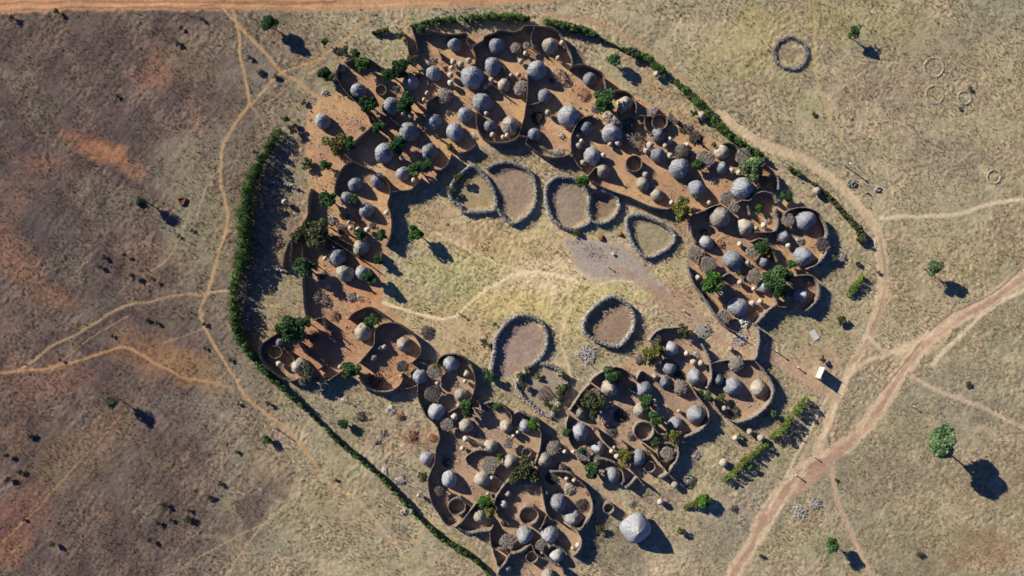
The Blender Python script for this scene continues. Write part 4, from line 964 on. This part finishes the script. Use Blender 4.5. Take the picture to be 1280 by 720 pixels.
# roads, tracks and paths
path('-400,18 -120,14 0,8 120,4 270,4 400,4 520,2 640,-4 760,-14 1000,-40 1500,-80', 17, (172, 130, 92), .95, 2.5, .15)
path('-100,2 100,-4 300,-6 500,-8', 14, (182, 132, 88), .8, 3, .15); path('0,14 130,9 300,12', 1.6, (128, 84, 56), .6, 1, .3)
TAN = (172, 138, 94)
for s_, w_, cc in (('290,12 297,40 300,70 307,105 312,132', 3.4, TAN), ('278,10 305,40 330,65 352,88 375,105 398,122 430,127', 3.4, TAN), ('312,132 330,112 352,90 395,75 430,50 458,20', 3, TAN), ('312,130 293,155 278,180 274,220 281,250 284,280 275,310 265,345 258,370 250,385 255,410 270,435 290,465 305,492 330,515 355,535 380,560 400,590', 3.6, TAN),
                 ('312,132 325,145 330,158', 2.2, TAN), ('262,368 215,370 185,378 155,382 125,400 95,418 60,435 35,458 20,464', 2.8, (160, 130, 94)), ('-60,470 0,466 60,460 110,447 150,434 170,440 200,458 225,470 260,478 290,485', 3, (168, 126, 82)), ('258,368 280,362 300,368 330,380 350,384', 2.6, (178, 150, 108)),
                 ('400,594 370,620 330,655 280,720 250,760', 2.2, (170, 146, 110)), ('405,598 425,625 450,650 490,672 525,680', 2.4, TAN), ('330,655 260,690 205,722', 1.6, (160, 138, 106)), ('480,378 520,392 545,398 565,397 585,380 615,358 645,343 680,341 720,350', 3.2, (218, 194, 152)), ('545,290 580,310 620,328 655,340', 2.4, (200, 176, 134)),
                 ('708,350 710,375 703,400 700,425 715,470 718,495', 2, (204, 180, 134)), ('790,352 760,352 735,365 712,385 702,415', 2.2, (206, 182, 136)), ('680,15 740,28 790,50 830,78 850,95 870,115 895,140', 6, (156, 130, 98)), ('900,140 930,165 965,185 1010,200 1050,232 1080,262 1098,295 1105,340 1100,380 1085,420 1068,450 1050,490 1035,530 1022,560', 11, (188, 164, 128)), ('1100,300 1107,340 1102,380 1087,420 1070,450', 3, (150, 122, 98)), ('1092,300 1098,340 1094,380 1080,420', 2.4, (204, 180, 142)),
                 ('1015,-20 1018,40 1020,80 1028,120 1045,160 1060,185', 2.6, (172, 148, 98)), ('1340,238 1280,248 1235,255 1200,267 1150,270 1100,272', 4, (202, 182, 146)), ('1100,340 1108,360 1090,420 1062,455', 3, (170, 142, 112)), ('1400,270 1280,345 1240,375 1190,402 1150,435 1120,475 1085,530 1045,565 1000,590 960,635 940,680 915,720 890,770', 18, (196, 168, 132)), ('1400,270 1280,347 1240,377 1190,404 1150,437 1120,477 1085,532 1045,567 1000,592 960,637 940,682 915,720 890,770', 6, (168, 134, 108)), ('1050,565 1010,600 975,625 955,650', 12, (172, 136, 110)), ('1300,350 1240,385 1200,420 1165,455', 4, (206, 182, 144)), ('1085,420 1110,440 1150,435', 4, (200, 174, 138)), ('1060,470 1030,545 985,620 950,680', 4, (200, 176, 140)), ('1045,480 1000,560 960,640', 3.4, (200, 176, 140)), ('1000,470 1030,490 1050,500', 8, (168, 138, 108)), ('960,440 990,455 1020,480', 10, (170, 138, 108)),
                 ('1400,240 1290,325 1240,368 1190,392 1160,418 1130,455 1100,490', 2, (112, 88, 74)), ('1190,402 1140,430 1080,452 1060,470', 6, (192, 166, 132)), ('1042,560 1042,600 1052,640 1070,680 1090,720 1110,770', 6, (176, 146, 116)), ('1140,470 1180,490 1220,505 1280,535 1350,560', 5, (182, 158, 128)), ('1046,485 1038,520 1042,565', 2.4, (172, 148, 112)), ('1030,510 1018,545 1000,575', 2, (172, 148, 112)),
                 ('510,2 508,20 506,32 513,50 517,66', 3, TAN), ('1300,188 1270,196 1235,210 1190,215', 1.8, (150, 130, 104)), ('655,508 680,528 700,552 735,592 760,618 790,650', 6, (160, 132, 104)), ('770,335 800,350 840,372 870,395 900,425', 8, (160, 132, 110)), ('905,430 935,440 965,450 1000,470', 6, (166, 136, 108)), ('960,635 930,640 890,610', 4, (150, 136, 112)), ('925,590 960,600 985,598', 2.6, (160, 138, 112)),
                 ('60,466 110,425 160,395', 1.6, (158, 130, 96)), ('30,560 70,600 110,560 150,510', 1, (110, 90, 74)), ('150,520 60,620 0,680', 1.4, (160, 126, 90)), ('205,430 255,410', 1.2, (160, 136, 104)), ('245,270 262,222 274,212', 1.6, (160, 144, 112)), ('185,340 215,315 240,255', 1.4, (160, 144, 112)), ('405,600 440,620 470,650 500,690 510,722', 3, (172, 148, 108)), ('520,680 530,660 545,650', 3, (170, 140, 106)), ('0,9 200,6 420,8 560,3', 2.4, (196, 146, 100)), ('0,4 160,2 420,3', 1.6, (136, 92, 62)), ('250,7 300,4 345,6 420,2', 1.2, (122, 84, 58)), ('480,500 460,490 420,500', 3, (160, 130, 98)), ('1140,505 1190,560 1230,640', 1.2, (150, 128, 100)), ('810,360 845,385 870,420', 5, (158, 128, 104)), ('800,260 845,285 862,320 870,360', 4, (158, 130, 104)), ('780,120 830,150 880,170', 2, (160, 132, 96)), ('0,466 60,400 130,340', .9, (100, 84, 72)), ('1069,95 1100,68 1112,45', 1.3, (112, 90, 74)), ('1141,135 1145,100 1162,75', 1.3, (100, 86, 76))):
    path(s_, w_, cc, .85 if w_ > 2.5 else .7, 1.0 if w_ < 4 else 2.0)
# plough streaks at lower left
ang = math.radians(52); u_ = x * math.cos(ang) + y * math.sin(ang); v_ = -x * math.sin(ang) + y * math.cos(ang)
streak = vn(u_ * .12, v_, .9, 91) * .6 + vn(u_ * .2, v_, .45, 92) * .4
lowleft = (1 - sstep(250, 420, wx)) * rough
f = 1 + (n3 - .5) * (.34 + .0 * rough) + (n2 - .5) * .5 * (rough < .3) + (n4 - .5) * (.22 + .28 * rough) + (streak - .5) * .45 * lowleft + (n4 - .5) * .12
c = np.clip(c * f[:, None], .004, 1)
# vegetation tint : dark tussocks and green flecks are real small plants' colour
tus = sstep(.60, .80, vn(x, y, .62, 71) * .65 + vn(x, y, 2.3, 72) * .35) * rough
c = lerp(c, c * np.array([.66, .72, .64]), tus * .6)
gr = sstep(.62, .8, fbm(x, y, 9, 81, 3)) * rough * rightw * .35
c = lerp(c, np.tile(alb(132, 132, 88), (len(x), 1)), gr)
far = np.clip((np.maximum(abs(x) - 137, abs(y) - 80)) / 20, 0, 1)
z = ((fbm(x, y, .75, 5, 2) - .5) * .14 + (vn(x, y, .42, 6) - .5) * .10 + tus * .06 + (streak - .5) * .10 * lowleft) * (.45 + 1.1 * sstep(.3, .7, n2)) * np.clip(rough, 0.06, 1) + (fbm(x, y, 14, 8, 2) - .5) * .15 - .06
z = z * (1 - far)
me = bpy.data.meshes.new('ground')
N = nx * ny
me.vertices.add(N); co = np.empty((N, 3), np.float32); co[:, 0] = x; co[:, 1] = y; co[:, 2] = z; me.vertices.foreach_set('co', co.ravel())
ii = np.arange(N).reshape(ny, nx); quads = np.stack([ii[:-1, :-1], ii[:-1, 1:], ii[1:, 1:], ii[1:, :-1]], -1).reshape(-1, 4)
me.loops.add(quads.size); me.loops.foreach_set('vertex_index', quads.ravel().astype(np.int32))
me.polygons.add(len(quads)); me.polygons.foreach_set('loop_start', np.arange(0, quads.size, 4, dtype=np.int32))
me.polygons.foreach_set('use_smooth', np.ones(len(quads), bool))
me.update(); me.validate()
ca = me.color_attributes.new('soil', 'FLOAT_COLOR', 'POINT'); rgba = np.ones((N, 4), np.float32); rgba[:, :3] = c; rgba[:, 3] = np.clip(rough, 0, 1); ca.data.foreach_set('color', rgba.ravel())
gm = bpy.data.materials.new('soil_and_dry_grass'); gm.use_nodes = True; n = gm.node_tree.nodes; l = gm.node_tree.links; pb = n['Principled BSDF']
pb.inputs['Roughness'].default_value = 1; pb.inputs['Specular IOR Level'].default_value = .1
at = n.new('ShaderNodeAttribute'); at.attribute_name = 'soil'; tc = n.new('ShaderNodeTexCoord')
nz = n.new('ShaderNodeTexNoise'); nz.inputs['Scale'].default_value = 2.2; nz.inputs['Detail'].default_value = 8; nz.inputs['Roughness'].default_value = .75; l.new(tc.outputs['Object'], nz.inputs[0])
mr = n.new('ShaderNodeMapRange'); mr.inputs[1].default_value = .3; mr.inputs[2].default_value = .7; mr.inputs[3].default_value = .72; mr.inputs[4].default_value = 1.28; l.new(nz.outputs[0], mr.inputs[0])
vm = n.new('ShaderNodeVectorMath'); vm.operation = 'SCALE'; l.new(at.outputs['Color'], vm.inputs[0]); l.new(mr.outputs[0], vm.inputs['Scale']); l.new(vm.outputs[0], pb.inputs['Base Color'])
bp = n.new('ShaderNodeBump'); bp.inputs['Distance'].default_value = .10; l.new(nz.outputs[0], bp.inputs['Height'])
ms = n.new('ShaderNodeMath'); ms.operation = 'MULTIPLY_ADD'; ms.inputs[1].default_value = .75; ms.inputs[2].default_value = .12; l.new(at.outputs['Alpha'], ms.inputs[0]); l.new(ms.outputs[0], bp.inputs['Strength']); l.new(bp.outputs[0], pb.inputs['Normal'])
me.materials.append(gm)
g = link('ground', me); g['kind'] = 'structure'

# ---------------- dry grass tufts (one mass of stuff), only where the soil is rough
rg = rough.reshape(ny, nx)
def rough_at(X_, Y_):
    i = np.searchsorted(ax, X_); j = np.searchsorted(ay, Y_)
    return rg[np.clip(j, 0, ny - 1), np.clip(i, 0, nx - 1)]
def tufts(name, n, colname, lo, hi, seed, dens_sc, thr):
    r = np.random.default_rng(seed); X_ = r.uniform(-135, 135, n); Y_ = r.uniform(-78, 78, n)
    k = (rough_at(X_, Y_) > .7) & (fbm(X_, Y_, dens_sc, seed + 5, 3) > thr); X_ = X_[k]; Y_ = Y_[k]; m = len(X_)
    B = 5; vs = np.zeros((m, B, 3, 3), np.float32)
    a = r.uniform(0, 6.28, (m, B)); s_ = r.uniform(lo, hi, (m, 1)); le = r.uniform(.3, .9, (m, B))
    vs[..., 0, 0] = X_[:, None] - np.sin(a) * s_ * .35; vs[..., 0, 1] = Y_[:, None] + np.cos(a) * s_ * .35
    vs[..., 1, 0] = X_[:, None] + np.sin(a) * s_ * .35; vs[..., 1, 1] = Y_[:, None] - np.cos(a) * s_ * .35
    vs[..., 2, 0] = X_[:, None] + np.cos(a) * s_ * le; vs[..., 2, 1] = Y_[:, None] + np.sin(a) * s_ * le
    vs[..., 0, 2] = vs[..., 1, 2] = -.08; vs[..., 2, 2] = s_ * 1.1
    me = bpy.data.meshes.new(name); nv = m * B * 3; me.vertices.add(nv); me.vertices.foreach_set('co', vs.ravel())
    me.loops.add(nv); me.loops.foreach_set('vertex_index', np.arange(nv, dtype=np.int32)); me.polygons.add(m * B); me.polygons.foreach_set('loop_start', np.arange(0, nv, 3, dtype=np.int32)); me.update(); me.validate()
    me.materials.append(M[colname]); o = link(name, me); o['kind'] = 'stuff'; return o
M['grass_dry'] = mat('dry_grass', tuple(alb(150, 132, 94)), .2, .12, rough=.9, bump=0, rnd=0, island=.4, trans=.2)
M['scrub_dark'] = mat('dark_scrub', (.13, .115, .075), .3, .1, rough=.9, bump=0, rnd=0, island=.5, trans=.15)
o = tufts('dry_grass', 150000, 'grass_dry', .08, .24, 3, 5, .44); o['label'] = 'short dry grass tufts over the open fields'
o = tufts('low_scrub', 24000, 'scrub_dark', .08, .27, 9, 6, .50); o['label'] = 'dark low scrub tufts scattered over the fields'


# ---------------- litter of twigs, stones and shards trodden over the yards
b = MB(); r_l = np.random.default_rng(44); X_ = r_l.uniform(-62, 80, 60000); Y_ = r_l.uniform(-72, 66, 60000)
k = (rough_at(X_, Y_) < .22) & (fbm(X_, Y_, 6, 77, 2) > .47) & (fbm(X_, Y_, 2, 78, 2) > .45)
for px_, py_ in list(zip(X_[k], Y_[k]))[:14000]:
    if R() < .55: b.rock((px_, py_, .03), U(.05, .13) * (2 if R() < .06 else 1), .6)
    else:
        a = U(0, 6.28); L = U(.15, .6); b.stick((px_, py_, .05), (px_ + L * math.cos(a), py_ + L * math.sin(a), U(.04, .3)), U(.02, .05), 3)
M['litter'] = mat('litter', (.24, .20, .16), .3, .5, bump=0, rnd=0, island=.75)
o = link('yard_litter', b.mesh('yard_litter', M['litter'])); o['kind'] = 'stuff'; o['label'] = 'twigs, stones and shards littering the swept yards'
finish_labels()
for t in THINGS:
    L_ = t[0]['label']
    for a_, b_ in ((' raised basket', ' raised'), (' low bush', ' bush'), ('brushwood-roofed', 'brush-roofed'), ('scrubby ', ''), (' from left', ' from left')):
        if len(L_.split()) > 16: L_ = L_.replace(a_, b_)
    t[0]['label'] = L_
